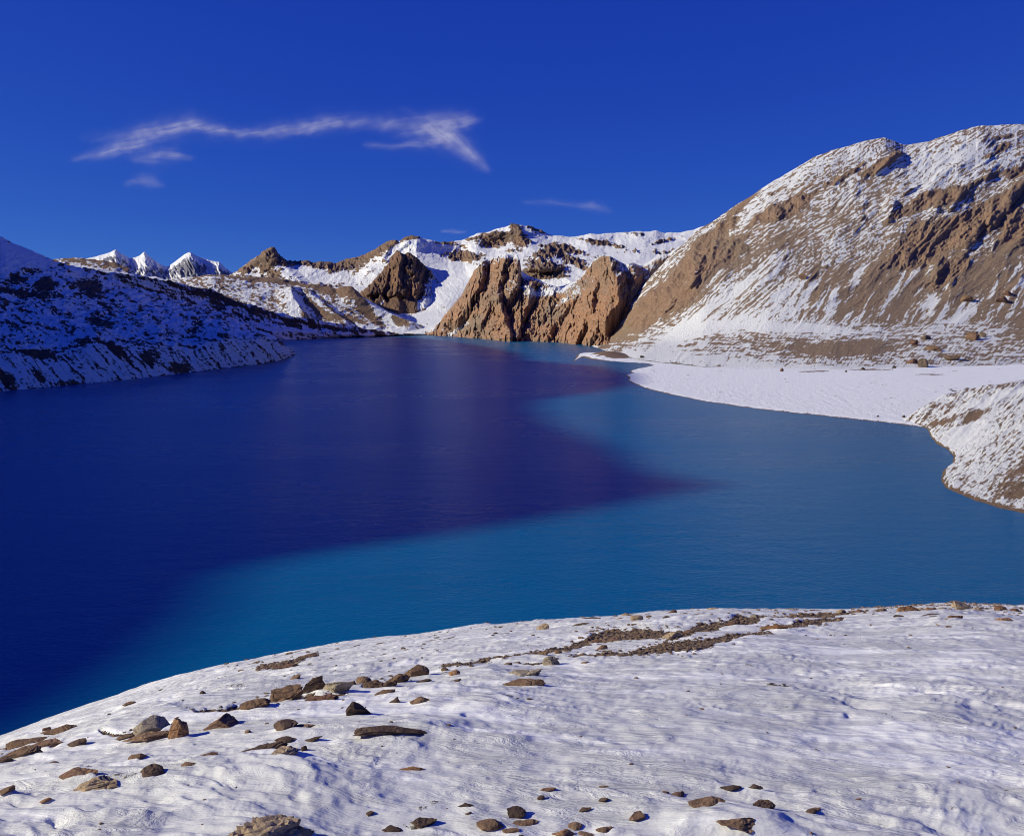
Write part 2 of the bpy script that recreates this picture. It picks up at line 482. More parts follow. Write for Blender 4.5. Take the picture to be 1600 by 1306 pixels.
d += stamp(px, py, [(455, 455), (458, 475), (475, 500)], 11, 26, 16, 8) + stamp(px, py, [(545, 455), (556, 472), (590, 490), (640, 512)], 9, 20, 22, 8) + stamp(px, py, [(480, 460), (510, 482), (540, 508)], 6, 20, 14, 8)
Q2 = displace(Q, d * sstep(0, 5, 522 - py) * sstep(695, 660, px))
sn = 0.04 + 0.95 * fbm(al / 20, ac / 6, 5, 46, 0.66) + 0.75 * fbm(px / 6, py / 2.5, 3, 47, 0.6)
sn += blobs(px, py, [(420, 437, 70, 4, 5, -1.2), (520, 455, 40, 5, 14, -1.2), (565, 480, 45, 5, 45, -1.1), (620, 505, 30, 4, 30, -.9), (535, 498, 30, 5, 5, -.8), (180, 410, 40, 8, 15, -.5), (130, 407, 45, 3, 0, -.5), (170, 428, 50, 5, 12, .9), (600, 515, 60, 4, 5, .5),
    (462, 478, 10, 14, 20, .8), (600, 494, 50, 6, 30, .7), (430, 460, 60, 10, 10, .15), (240, 436, 20, 3, 0, .9), (490, 480, 40, 3, 35, -.8)])
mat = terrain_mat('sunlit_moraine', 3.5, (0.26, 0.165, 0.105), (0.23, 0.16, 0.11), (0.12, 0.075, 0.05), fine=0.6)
grid_mesh('moraine_hills', Q2, {'snow': sn, 'tone': fbm(px / 60, py / 30, 3, 5)}, mat)

# ---- far white peaks
sk = [(100, 420), (130, 406), (150, 402), (165, 397.5), (174, 394), (181, 390.5), (188, 396), (203, 405), (214, 402), (220, 399), (226, 393.5), (232, 400), (250, 414), (262, 418), (275, 409), (289, 398), (297, 394.5), (306, 400), (326, 407), (343, 410), (352, 419), (366, 429), (380, 440), (420, 450)]
rows = [('Y', [(100, 480, 10500), (420, 480, 10500)], 0),
        ('Y', [(100, 450, 11200), (420, 455, 11200)], 2),
        ('Y', [(a, b, 12600) for a, b in sk], 0.9),
        ('Y', [(100, 450, 14500), (420, 450, 14500)], 0)]
Q, v = loft(105, 415, 420, rows, 130)
px, py, dep = project(Q)
d = stamp(px, py, [(180, 392), (178, 410), (150, 440)], 14, 40, 26, 6) + stamp(px, py, [(226, 396), (228, 412), (225, 440)], 12, 24, 34, 6)
d += stamp(px, py, [(298, 396), (302, 420), (318, 445)], 20, 60, 20, 6) + stamp(px, py, [(342, 409), (345, 425), (352, 445)], 12, 26, 20, 6)
al, ac = axes(px, py, 60)
d += 5 * ridged(al / 34, ac / 9, 4, 52) + 4 * ridged(px / 11, py / 20, 4, 53) + 1.0 * fbm(px / 3, py / 3, 2, 54)
Q2 = lean_back(shift(Q, 2.2 * d), -0.3)
sn = 0.20 + 1.05 * fbm(al / 16, ac / 3, 4, 54, .66) + 0.3 * fbm(px / 4, py / 4, 2, 5) + 0.5 * sstep(9, 2, py - np.interp(px, [a for a, b in sk], [b for a, b in sk])) - 0.12 * sstep(408, 420, py)
sn += blobs(px, py, [(226, 406, 24, 9, 0, 1.3), (320, 405, 22, 6, 20, 1.0), (328, 420, 5, 14, 10, .9), (185, 396, 9, 6, 0, .8), (288, 415, 22, 18, 60, -.35), (312, 425, 14, 14, 0, -.3), (240, 420, 30, 8, 10, -.2), (170, 404, 14, 6, -20, -.6), (196, 408, 12, 6, 20, -.5), (355, 428, 10, 12, 40, -.5), (150, 405, 20, 5, -20, .5)])
mat = terrain_mat('far_peak', 9.0, (0.20, 0.205, 0.26), (0.22, 0.21, 0.24), (0.13, 0.135, 0.17), fine=0.5)  # rock tinted blue to stand in for skylit shade and distant air
grid_mesh('far_peaks', Q2, {'snow': sn, 'tone': px * 0}, mat)

# ---- snow mountains in the middle
sk = [(330, 445), (352, 432), (372, 425), (382, 415), (398, 405), (410, 396), (414, 391), (421, 388), (426, 387), (431, 389), (436, 398), (449, 409), (470, 409), (490, 412), (505, 409), (525, 413), (545, 406), (560, 402), (580, 395), (600, 382), (614, 376), (625, 377), (640, 370), (650, 369),
      (665, 374), (690, 381), (705, 378), (722, 376), (745, 366), (765, 362), (785, 355), (795, 353), (803, 350), (812, 353), (824, 354), (832, 355), (845, 362), (862, 369), (890, 372), (905, 370), (925, 367), (950, 367), (975, 364), (1005, 363), (1025, 362), (1040, 366), (1060, 365), (1085, 360), (1110, 352), (1150, 350)]
rows = [('Y', [(330, 540, 4500), (560, 526, 4550), (640, 524, 4600), (690, 522.5, 4600), (760, 523, 4500), (900, 530, 4600), (1150, 530, 4600)], 0),
        ('Y', [(330, 520, 5000), (560, 503, 4950), (640, 506, 4900), (690, 502, 4900), (750, 495, 4900), (900, 480, 4800), (1150, 480, 4700)], 0),
        ('Y', [(330, 485, 5500), (560, 476, 5150), (640, 487, 5120), (700, 476, 5130), (750, 465, 5200), (900, 460, 4900), (1150, 460, 4850)], 0),
        ('Y', [(330, 470, 5800), (440, 445, 5900), (560, 445, 5900), (640, 450, 5700), (700, 440, 5600), (780, 425, 5300), (900, 430, 5100), (1000, 425, 5000), (1150, 430, 5000)], 0),
        ('Y', [(330, 450, 6100), (440, 420, 6300), (560, 415, 6400), (640, 395, 6400), (700, 400, 6300), (800, 378, 6400), (900, 390, 6000), (1000, 385, 6000), (1150, 380, 6000)], 0),
        ('Y', [(a, b, 6700) for a, b in sk], 3.2),
        ('Y', [(330, 480, 7600), (600, 420, 7800), (800, 390, 7900), (1150, 390, 7900)], 0)]
Q, v = loft(340, 1140, 900, rows, 260)
px, py, dep = project(Q)
sky_y = np.interp(px, [a for a, b in sk], [b for a, b in sk])
d = stamp(px, py, [(424, 387), (430, 402), (470, 440)], 12, 50, 14, 6)
d += stamp(px, py, [(652, 370), (650, 395), (660, 430), (700, 480)], 34, 110, 70, 8)
d += stamp(px, py, [(806, 351), (815, 372), (838, 395), (850, 420)], 20, 60, 40, 6)
d += stamp(px, py, [(614, 376), (600, 400), (560, 440)], 10, 50, 30, 6)
d += stamp(px, py, [(765, 362), (750, 380), (735, 405)], 8, 40, 25, 6)
d += stamp(px, py, [(742, 372), (745, 400), (752, 430)], 8, 25, 30, 6)
d += stamp(px, py, [(1020, 362), (1010, 380), (1000, 400)], 8, 50, 35, 6)
d += stamp(px, py, [(935, 367), (925, 380), (915, 400)], 7, 40, 25, 6)
al, ac = axes(px, py, 135)
d += 5 * (ridged(px / 70, py / 40, 4, 61) - .4) + 2.0 * ridged(al / 50, ac / 14, 4, 62) * (px < 640) + 1.6 * fbm(px / 9, py / 6, 4, 63)
sn = 0.34 + 0.7 * fbm(px / 26, py / 8, 5, 64, .66) + 0.5 * fbm(px / 6, py / 2.5, 3, 65, .6)
sn += (px < 650) * sstep(650, 600, px) * (-0.25 + 0.5 * fbm(al / 60, ac / 5, 4, 66, .6))
ROCKS = [(424, 397, 16, 11, -40, -2.2), (436, 405, 18, 5, 30, -1.2), (430, 432, 10, 9, 60, -1.2), (380, 425, 26, 8, -25, -.3), (495, 412, 50, 5, 2, -1.5), (525, 416, 25, 8, 0, -.8), (560, 406, 50, 4.5, -22, -1.0), (612, 379, 22, 4, -20, -1.0),
    (645, 371, 14, 4, -10, -1.3), (700, 380, 25, 3, 5, -.9), (745, 372, 20, 4, -10, -.8), (712, 402, 26, 8, 8, -1.3), (770, 376, 20, 8, -15, -1.1), (806, 362, 9, 16, -10, -1.3), (815, 378, 12, 9, 20, -1.1), (835, 358, 16, 3.5, 20, -1.2), (783, 373, 12, 10, 60, -.8),
    (860, 395, 24, 9, -10, -1.4), (880, 388, 30, 5, 10, -.9), (848, 425, 30, 9, -15, -1.5), (835, 412, 20, 6, 0, -.8), (900, 410, 24, 6, 25, -1.2), (868, 430, 25, 6, 0, -.8), (930, 378, 25, 4, 10, -.7), (1000, 366, 20, 3, 5, -.7), (960, 384, 30, 4, 10, -.6), (1040, 376, 30, 3, -15, -.6), (800, 392, 25, 4, 5, -.5),
    (740, 400, 22, 7, 10, -.7), (1010, 395, 50, 4, 0, -.4), (1060, 390, 30, 5, -20, -.4), (920, 400, 30, 3, 10, -.5), (690, 440, 50, 3, 60, -.25),
    (490, 428, 40, 8, 10, .9), (470, 420, 12, 6, 0, .9), (600, 425, 55, 8, -40, .45), (636, 385, 20, 8, -20, .9), (700, 420, 30, 30, 30, .5), (720, 460, 20, 30, 20, .6), (900, 440, 60, 10, 0, .2), (560, 435, 60, 5, -40, .3)]
sn += blobs(px, py, ROCKS)
rock = sstep(0.08, -0.35, sn)
crag = 6.5 * (ridged(px / 15, py / 14, 5, 67) - .3) + 3 * (ridged(px / 6, py / 8, 3, 68) - .3)
fine = fbm(px / 5, py / 3.4, 4, 69, .62)
sn -= 0.75 * fine
Q2 = displace(shift(Q, 2.3 * d * sstep(505, 395, py)), (rock * (crag + 1.0 * fine) * 1.0 + 0.25 * fine + 1.0 * fbm(px / 26, py / 10, 3, 61)) * (0.35 + 0.65 * sstep(-1, 9, py - sky_y)) + 1.0 * rock)
sn += 0.9 * (upz(Q2) - 0.72) * (1 - 0.5 * sstep(700, 640, px))
mat = terrain_mat('mountain_rock_and_snow', 4.5, (0.20, 0.14, 0.105), (0.27, 0.17, 0.11), (0.10, 0.065, 0.05), fine=0.4)
grid_mesh('snow_mountains', Q2, {'snow': sn, 'tone': fbm(px / 40, py / 30, 3, 5)}, mat)

# ---- dark rock pyramid
sk = [(535, 474), (550, 462), (565, 455), (580, 440), (595, 425), (607, 410), (615, 396), (619, 392), (624, 391), (631, 395), (637, 392), (645, 398), (655, 405), (665, 418), (675, 428), (690, 442), (705, 455), (720, 463), (735, 473), (750, 478)]
rows = [('Y', [(535, 492, 5250), (560, 500, 5200), (590, 506, 5190), (625, 508, 5180), (660, 508, 5180), (700, 500, 5200), (750, 492, 5250)], 0),
        ('Y', [(535, 475, 5100), (565, 470, 5150), (600, 462, 5150), (640, 460, 5120), (665, 466, 5150), (700, 472, 5200), (750, 480, 5150)], 1),
        ('Y', [(535, 474.5, 5130), (565, 462, 5200), (600, 436, 5250), (625, 425, 5230), (650, 430, 5250), (690, 456, 5280), (750, 479, 5200)], 1),
        ('Y', [(a, b, 5400) for a, b in sk], 5.0),
        ('Y', [(535, 480, 5800), (625, 450, 5900), (750, 482, 5900)], 0)]
Q, v = loft(535, 750, 330, rows, 170)
px, py, dep = project(Q)
sky_y = np.interp(px, [a for a, b in sk], [b for a, b in sk])
d = stamp(px, py, [(620, 392), (612, 425), (585, 460)], 12, 40, 16, 5)
d += stamp(px, py, [(638, 394), (636, 425), (628, 462)], 18, 26, 12, 5)
d += stamp(px, py, [(650, 425), (652, 445), (648, 470)], 14, 16, 14, 6)
d += stamp(px, py, [(606, 445), (604, 460)], 10, 12, 8, 6) + stamp(px, py, [(628, 396), (624, 420), (618, 462)], 12, 12, 7, 5) + stamp(px, py, [(645, 400), (646, 425)], 8, 12, 8, 5) + stamp(px, py, [(590, 432), (575, 462)], 8, 16, 9, 5)
d += stamp(px, py, [(655, 404), (680, 430), (715, 462)], 7, 14, 10, 5)
talus = sstep(-3, 4, py - (466 + 10 * noise(px / 12, px * 0, 3)))
pxw = px

d += (9.0 * ridged((px + 0.2 * py) / 13, py / 34, 5, 71) + 4 * ridged(px / 5, py / 11, 4, 76) + 2.0 * fbm(px / 4, py / 6, 3, 72) + 5 * fbm(px / 11, py / 14, 3, 77)) * (1 - 0.92 * talus)
d = d * (1 - talus) + (15 + 5 * noise(px / 14, px * 0 + 3, 9)) * talus - 0.8 * np.clip(490 - py, 0, 200)
Q2 = displace(shift(Q, 1.5 * d), 1.6 * fbm(px / 3.5, py / 5, 3, 79) + 2.5 * (ridged(px / 9, py / 13, 4, 78) - .3) * (1 - talus))
right = sstep(655, 672, px + 0.35 * (py - 440))
al, ac = axes(px, py, 50)
sn = -0.75 + right * (0.75 + 0.7 * fbm(al / 14, ac / 4, 4, 73, .6)) + 0.5 * fbm(px / 10, py / 8, 3, 74)
sn += 0.8 * sstep(590, 565, px) * (fbm(px / 12, py / 5, 3, 75) + .1) + blobs(px, py, [(705, 482, 45, 7, 10, 1.3), (690, 470, 20, 6, 30, .5), (600, 470, 14, 2.5, -50, .9)])
mat = terrain_mat('pyramid_rock', 3.7, (0.19, 0.115, 0.075), (0.30, 0.165, 0.09), (0.08, 0.05, 0.04), fine=0.35, bump=1.3)
grid_mesh('rock_pyramid', Q2, {'snow': sn, 'tone': -0.15 + 0.5 * fbm(px / 25, py / 20, 3, 5) + blobs(px, py, [(650, 448, 12, 18, 0, .6), (622, 440, 10, 20, 0, .3)]) - .5 * talus}, mat)

# ---- brown cliffs that drop into the lake
ctop = [(672, 517), (684, 510), (692, 495), (705, 480), (720, 462), (732, 440), (742, 420), (752, 408), (772, 402), (790, 399), (808, 400), (814, 410), (812, 430), (835, 436), (860, 444), (880, 452), (900, 440), (912, 428), (922, 415), (932, 403), (945, 396), (955, 400), (966, 408), (980, 416), (988, 412), (1002, 415), (1018, 408), (1030, 400), (1046, 397), (1060, 388), (1085, 366), (1120, 360)]
cshore = [(660, 523), (700, 524), (760, 526.5), (800, 529), (830, 530), (870, 532), (900, 534), (930, 537), (960, 541), (1000, 547), (1120, 560)]
cY = lambda x: float(np.interp(x, [p[0] for p in cshore], [Y_W(p[1]) for p in cshore]))
rows = [('z', [(a, b + 2.5, -6) for a, b in cshore], 0),
        ('Y', [(660, 521, cY(660) + 20), (700, 512, cY(700) + 40), (760, 500, cY(760) + 70), (830, 507, cY(830) + 70), (900, 510, cY(900) + 60), (930, 512, cY(930) + 60), (1000, 515, cY(960) + 0), (1120, 520, 2750)], 0),
        ('Y', [(672, 518, cY(672) + 60), (692, 498, cY(692) + 120), (742, 450, cY(742) + 190), (800, 440, cY(800) + 220), (860, 465, cY(860) + 180), (920, 440, cY(920) + 190), (980, 440, cY(980) + 240), (1046, 425, 3250), (1120, 390, 3200)], 0),
        ('Y', [(a, b, cY(a) + 300 if a < 1000 else 3350) for a, b in ctop], 5.0),
        ('Y', [(672, 519, cY(672) + 500), (742, 440, 4900), (800, 415, 4950), (860, 452, 4700), (945, 425, 4500), (1046, 415, 4300), (1120, 390, 4300)], 0)]
Q, v = loft(664, 1118, 720, rows, 270)
px, py, dep = project(Q)
sky_y = np.interp(px, [a for a, b in ctop], [b for a, b in ctop])
S = [([(757, 408), (748, 450), (715, 500)], 22, 45, 16), ([(790, 404), (778, 450), (752, 505)], 20, 24, 14), ([(706, 470), (700, 495), (690, 520)], 9, 20, 12),
     ([(812, 412), (806, 445), (790, 470)], 14, 26, 16), ([(778, 460), (786, 490), (797, 527)], 24, 42, 13), ([(830, 440), (822, 480), (808, 525)], 16, 16, 14),
     ([(870, 450), (862, 480), (826, 520)], 10, 26, 18), ([(905, 450), (880, 490), (850, 530)], 12, 34, 20), ([(932, 440), (922, 480), (898, 533)], 20, 40, 16),
     ([(948, 398), (962, 430), (968, 470), (945, 500)], 30, 42, 22), ([(1000, 412), (996, 450), (980, 490)], 14, 14, 12), ([(1024, 404), (1010, 445), (985, 485)], 14, 16, 14),
     ([(1045, 398), (1035, 430), (1010, 460)], 10, 14, 10), ([(765, 430), (745, 480), (738, 515)], 8, 14, 8), ([(960, 470), (938, 505), (920, 533)], 14, 20, 14)]
d = np.zeros_like(px)
wx_ = 7 * fbm(px / 34, py / 26, 4, 5); wy_ = 7 * fbm(px / 34, py / 26, 4, 6)
for ln, a, wl, wr in S:
    d = np.maximum(d, stamp(px + 0.8 * wx_, py + wy_, ln, 1.45 * a, wl, 0.75 * wr, 10))
al, ac = axes(px + wx_, py + wy_, 118)
bl, bc = axes(px + wx_, py, 96)
cl_, cc_ = axes(px, py + wy_, 150)
def fins(a_, b_, seed, oct_=4):
    n_ = fbm(a_, b_, oct_, seed, 0.55)
    t_ = n_ * 2.2
    return (t_ - np.floor(t_)) ** 1.6      # slow rise then a sharp drop: lit slabs that end in cracks
d += 8.0 * (ridged(al / 70, ac / 22, 4, 81) - .3) + 6.5 * (fins(bl / 50, bc / 18, 82, 3) - .4) + 2.0 * (ridged(bl / 26, bc / 6.5, 4, 89) - .3)
d += 2.0 * (fins(al / 26, ac / 9, 90, 3) - .4) - 2.5 * sstep(.72, .95, ridged(cl_ / 40, cc_ / 12, 3, 92))
d += 2.2 * fbm(px / 3.5, py / 5, 3, 83) - 3.5 * sstep(.80, .97, ridged(bl / 44, bc / 13, 2, 93)) - 2.5 * sstep(.80, .97, ridged(al / 30, ac / 9, 2, 94))
c1, c2, cv = cells((ac + 2 * noise(px / 9, py / 9, 1)) / 8, al / 20, 4)
d += 2.2 * (cv - .5) * sstep(0.02, 0.18, c2 - c1)
d = (d + 0.50 * np.clip(py - sky_y, 0, 200)) * sstep(1040, 950, px + 0.25 * (py - 450))
Q2 = displace(lean_back(shift(Q, 1.55 * d), -0.6), (1.3 * fbm(px / 4, py / 5, 4, 87, .6) + 0.8 * (ridged(al / 20, ac / 5, 3, 88) - .3)) * sstep(-1, 4, py - sky_y))
Q2[:3, :, 2] = np.minimum(Q2[:3, :, 2], [[-9.0], [-6.0], [-3.0]])
back = sstep(v[3], v[3] + 0.02, np.linspace(0, 1, Q.shape[0]))[:, None] + 0 * px
sn = -0.7 + 0.5 * fbm(px / 12, py / 8, 4, 84, .6) + 0.25 * fbm(al / 16, ac / 2.5, 3, 85)
sn += blobs(px, py, [(815, 450, 35, 9, 10, .7), (860, 455, 40, 7, -10, .9), (880, 470, 20, 4, -35, .7), (900, 460, 16, 8, -40, .5), (715, 515, 25, 4, -35, .8), (1060, 395, 20, 4, -35, .4), (935, 452, 12, 4, 0, .5), (760, 412, 20, 3, -10, .4), (975, 420, 20, 3, 20, .5), (690, 505, 8, 14, 20, .2)])
sn += sstep(6, -1, py - sky_y) * 0.55 + back * 0.9 + 0.5 * sstep(0.62, 0.85, upz(Q2)) + 0.25 * sstep(450, 420, py)
tone = 0.05 + 0.55 * fbm(px / 30, py / 25, 3, 86) + blobs(px, py, [(940, 500, 60, 30, 0, .5), (900, 520, 40, 20, 0, .3), (790, 500, 30, 20, 0, .2), (970, 520, 30, 12, 0, -.3), (870, 495, 20, 25, -40, -.4), (740, 505, 30, 10, -30, -.3), (985, 440, 30, 20, 0, .2)])
mat = terrain_mat('cliff_rock', 2.9, (0.34, 0.245, 0.18), (0.48, 0.265, 0.155), (0.15, 0.085, 0.06), fine=0.45, bump=1.7)
grid_mesh('lake_cliffs', Q2, {'snow': sn, 'tone': tone}, mat)

# ---- the big mountain on the right
sk = [(915, 532), (935, 520), (960, 500), (985, 470), (1010, 440), (1045, 402), (1070, 380), (1090, 360), (1110, 350), (1130, 336), (1150, 323), (1175, 307), (1200, 291), (1225, 277), (1250, 263), (1275, 250), (1300, 241), (1325, 235), (1350, 228), (1375, 224), (1392, 225), (1410, 227), (1430, 225.5), (1450, 222), (1475, 214), (1500, 208), (1520, 202), (1545, 199), (1575, 196), (1600, 195), (1800, 180)]
rows = [('z', [(915, 540, -3), (960, 552, 2), (1000, 562, 3), (1100, 573, 3), (1300, 580, 3), (1450, 577, 3), (1600, 572, 3), (1800, 565, 3)], 0),
        ('Y', [(915, 536, 3200), (960, 535, 2850), (1000, 533, 2600), (1100, 527, 2380), (1200, 522, 2250), (1300, 520, 2200), (1400, 520, 2200), (1500, 520, 2200), (1600, 515, 2220), (1800, 505, 2220)], 0),
        ('Y', [(915, 535, 3220), (960, 517, 2980), (1000, 480, 2850), (1050, 452, 2750), (1100, 430, 2700), (1200, 410, 2640), (1300, 405, 2600), (1400, 410, 2560), (1500, 400, 2540), (1600, 385, 2540), (1800, 360, 2540)], 2),
        ('Y', [(915, 534, 3240), (960, 508, 3060), (1000, 458, 3000), (1050, 410, 3000), (1100, 375, 3000), (1200, 325, 2920), (1300, 300, 2880), (1400, 290, 2850), (1500, 280, 2850), (1600, 280, 2860), (1800, 265, 2860)], 2),
        ('Y', [(a, b, float(np.interp(a, [915, 1000, 1100, 1300, 1600, 1800], [3260, 3100, 3150, 3300, 3600, 3700]))) for a, b in sk], 1.8),
        ('Y', [(915, 540, 3700), (1100, 390, 3900), (1300, 290, 4100), (1600, 240, 4500), (1800, 240, 4600)], 0)]
Q, v = loft(915, 1760, 900, rows, 400)
px, py, dep = project(Q)
sky_y = np.interp(px, [a for a, b in sk], [b for a, b in sk])
al, ac = axes(px, py, 139)
al2, ac2 = axes(px, py, 122)
wq = 8 * fbm(px / 70, py / 70, 3, 90)
low = sstep(440, 500, py)
d = 6 * (ridged((al + wq) / 190, (ac + wq) / 62, 3, 91) - .35) * (1 - .7 * low) + 1.9 * (ridged((al + wq) / 70, (ac + wq) / 17, 4, 92) - .3) * (1 - .6 * low)
d += 0.9 * fbm(al / 22, (ac + wq) / 5.5, 4, 93) * (1 - .4 * low)
CR = [(1420, 300, 34, 3.5, -32, .5), (1500, 340, 40, 4, -30, .5), (1210, 300, 34, 3.5, -36, .5), (1160, 375, 36, 4, -40, .45), (1120, 400, 40, 4, -42, .5), (1330, 395, 40, 4, -30, .4), (1330, 270, 40, 4, -38, .5), (1255, 300, 40, 4, -36, .5), (1180, 345, 30, 5, -42, .5), (1340, 330, 50, 4, -33, .45), (1290, 345, 40, 4, -35, .45), (1240, 375, 40, 5, -38, .4), (1560, 215, 30, 5, -12, .5), (1440, 235, 26, 4, -20, .4), (1540, 280, 30, 5, -25, .4), (1375, 258, 46, 9, -33, .9), (1290, 290, 60, 8, -35, .45), (1215, 330, 30, 14, -30, .8), (1245, 325, 25, 10, -35, .6), (1130, 360, 50, 14, -45, .6), (1090, 415, 50, 26, -50, 1.0), (1060, 460, 30, 26, -45, .9), (1140, 400, 40, 18, -20, .6), (1010, 490, 40, 20, -50, 1.0),
      (1480, 308, 42, 12, -18, 1.1), (1420, 325, 50, 10, -30, .8), (1570, 320, 50, 16, -40, 1.1), (1520, 352, 55, 22, -30, 1.1), (1450, 365, 40, 24, -10, .8), (1590, 360, 30, 22, -40, 1.0), (1430, 400, 40, 26, 0, .8), (1480, 430, 50, 16, -35, .8), (1560, 235, 40, 10, -30, .6), (1590, 268, 30, 10, -10, .7), (1690, 330, 80, 40, -30, 1.0), (1500, 222, 30, 6, -15, .5), (1380, 420, 30, 14, 0, .4), (1250, 470, 25, 8, -30, .3), (1170, 310, 40, 6, -40, .5)]
cr = blobs(px, py, CR)
crm = sstep(0.30, 0.62, cr + 0.28 * fbm(px / 20, py / 14, 4, 94))
dB_ = np.zeros_like(px)
c1, c2, cv = cells((ac + 5 * noise(px / 14, py / 14, 1)) / 13, (al + 5 * noise(px / 15, py / 12, 2)) / 24, 8)
d += crm * (6.0 * (ridged(al2 / 60, ac2 / 22, 5, 95) - .2) + 2.6 * (ridged(al / 30, ac / 6.5, 3, 109) - .3) + 2.0 * (cv - .3) * sstep(0.0, 0.2, c2 - c1) + 1.4 * fbm(px / 4, py / 5, 3, 96))
for ln, a, wl, wr in [([(1400, 238), (1388, 252), (1372, 268)], 5, 30, 10), ([(1502, 300), (1496, 312), (1484, 325)], 7, 26, 7), ([(1476, 303), (1468, 315), (1462, 328)], 5, 14, 6), ([(1396, 318), (1392, 332), (1388, 342)], 7, 18, 7), ([(1530, 350), (1520, 370), (1508, 385)], 9, 30, 9),
                      ([(1600, 285), (1580, 310), (1552, 350)], 8, 36, 11), ([(1218, 322), (1214, 334)], 8, 24, 8), ([(1350, 315), (1345, 340)], 4, 20, 8), ([(1466, 410), (1462, 440)], 6, 18, 9), ([(1490, 425), (1484, 445)], 4, 16, 8), ([(1096, 405), (1090, 425), (1080, 448)], 10, 18, 9), ([(1050, 470), (1030, 500)], 6, 16, 8), ([(1420, 385), (1418, 415)], 4, 14, 8)]:
    wob = 2.5 * fbm(px / 14, py / 12, 3, int(ln[0][0]))
    dB_ = dB_ + stamp(px + wob, py + wob, ln, a * 0.95, wl, wr, 7)
_au, _cu = axes(px, py, 149)
_k = sstep(430, 350, py)
spk = fbm(al / 11, (ac + wq) / 2.2, 4, 104, .66) * (1 - _k) + _k * fbm(_au / 12, (_cu + wq) / 2.0, 4, 108, .66)
spk2 = fbm(px / 3.6, py / 3.0, 3, 105, .6)
fadeb = sstep(0, 12, 578 - py) * sstep(915, 950, px)
dA = np.zeros_like(px)
Q2 = displace(lean_back(shift(Q, (dB_ * 1.5) * fadeb), -0.3), (d * (0.12 + 0.88 * sstep(-1, 18, py - sky_y)) + ((0.35 + 0.8 * crm) * spk + (0.2 + 0.4 * crm) * spk2) * (0.4 + 0.6 * sstep(-1, 6, py - sky_y))) * fadeb)
# snow cover
st = fbm((al + 2 * wq) / 24, (ac + wq) / 3.2, 4, 97, .66)
st2 = fbm(al / 9, (ac + wq) / 2.2, 3, 98, .6)
alu, acu = axes(px, py, 149)
ku = sstep(430, 350, py)
st = st * (1 - ku) + ku * fbm((alu + wq) / 26, (acu + wq) / 2.6, 4, 106, .66)
kl = sstep(1290, 1180, px) * sstep(380, 430, py)
st = st * (1 - kl) + kl * (1.15 * fbm(al / 110, ac / 4.2, 4, 107, .62) + .3 * st)
pat = fbm(px / 70, py / 45, 4, 99)
sn = -0.06 + 1.15 * st + 0.45 * st2 + 0.35 * pat - 1.15 * spk - 0.75 * spk2
lowr = sstep(1180, 1300, px) * sstep(395, 440, py) * sstep(512, 490, py)         # gullied scree on the right: snow only in the runnels
run = fbm((al2 + 9 * fbm(px / 40, py / 60, 3, 7)) / 95, (ac2 + 9 * fbm(px / 40, py / 60, 3, 7)) / 9.5, 3, 101, .5)
sn = sn * (1 - .5 * lowr) + lowr * (-0.16 + 1.6 * run)
hz = fbm(px / 22, py / 3.4, 4, 102, .6)
k = sstep(496, 515, py)
sn = sn * (1 - k) + k * (0.06 + 0.9 * hz + 0.4 * st2 - 0.7 * spk)
sn += 0.62 * blobs(px, py, [(1440, 250, 190, 26, -14, .42), (1520, 265, 90, 24, -15, .30), (1440, 285, 60, 14, -35, .4), (1180, 320, 110, 12, -33, .40), (1300, 250, 70, 12, -20, .3), (1150, 350, 60, 9, -38, .35), (1160, 500, 130, 14, -12, .75), (1060, 520, 90, 12, -42, .45), (1150, 455, 110, 13, -38, .55), (1090, 500, 90, 9, -40, .30),
    (1240, 512, 110, 7, 3, .9), (1080, 560, 140, 8, 4, .7), (1200, 535, 100, 9, 3, -.30), (1310, 546, 75, 10, 0, -1.15), (1400, 535, 90, 9, -6, -.35), (1230, 440, 50, 20, -40, .2), (1270, 480, 50, 20, -30, .15),
    (1340, 470, 60, 22, 20, -.30), (1400, 460, 60, 40, -30, -.25), (1560, 410, 70, 24, -42, -.9), (1590, 505, 30, 26, -40, -.7), (1500, 480, 90, 12, -40, .35), (1560, 450, 80, 10, -42, .4), (1580, 500, 70, 7, -42, .5), (1300, 575, 400, 4, 0, .5), (1420, 322, 60, 4, -30, .7), (1380, 345, 120, 16, -30, .0), (1300, 350, 70, 16, -33, -.12), (1190, 395, 80, 12, -28, -.45), (1030, 520, 40, 10, -50, -.3), (1530, 550, 50, 10, -20, -.25)])
sn -= crm * 0.85
sn -= 0.9 * blobs(px, py, [(1000, 500, 45, 14, -52, .8), (960, 525, 24, 8, -45, .6)])
tone = -0.25 + 0.35 * fbm(px / 40, py / 30, 3, 103) + 0.35 * crm + blobs(px, py, [(1385, 258, 16, 9, 0, .5), (1480, 312, 14, 9, 0, .5), (1520, 372, 12, 10, 0, .6), (1590, 355, 30, 20, 0, .5), (1000, 480, 40, 30, 0, .4), (1060, 440, 40, 30, 0, .2), (1140, 385, 20, 8, 0, -.9), (1170, 395, 30, 10, 0, -.4)])
mat = terrain_mat('mountain_slope', 2.0, (0.285, 0.205, 0.148), (0.35, 0.22, 0.145), (0.13, 0.09, 0.065), fine=0.5, bump=1.7)
grid_mesh('scree_mountain', Q2, {'snow': sn, 'tone': tone}, mat)

# ---- snow covered delta with its shoreline
dshore = [(895, 566), (905, 560), (912, 557.5), (925, 561), (950, 564), (985, 566.5), (1010, 568), (1022, 571), (1008, 574), (992, 577), (985, 580), (990, 583), (978, 586), (984, 590), (981, 594), (992, 600), (1010, 607), (1045, 616), (1100, 627), (1150, 634), (1200, 641), (1250, 646), (1300, 651), (1350, 656.5), (1400, 662), (1440, 667), (1480, 672), (1560, 680), (1700, 690)]
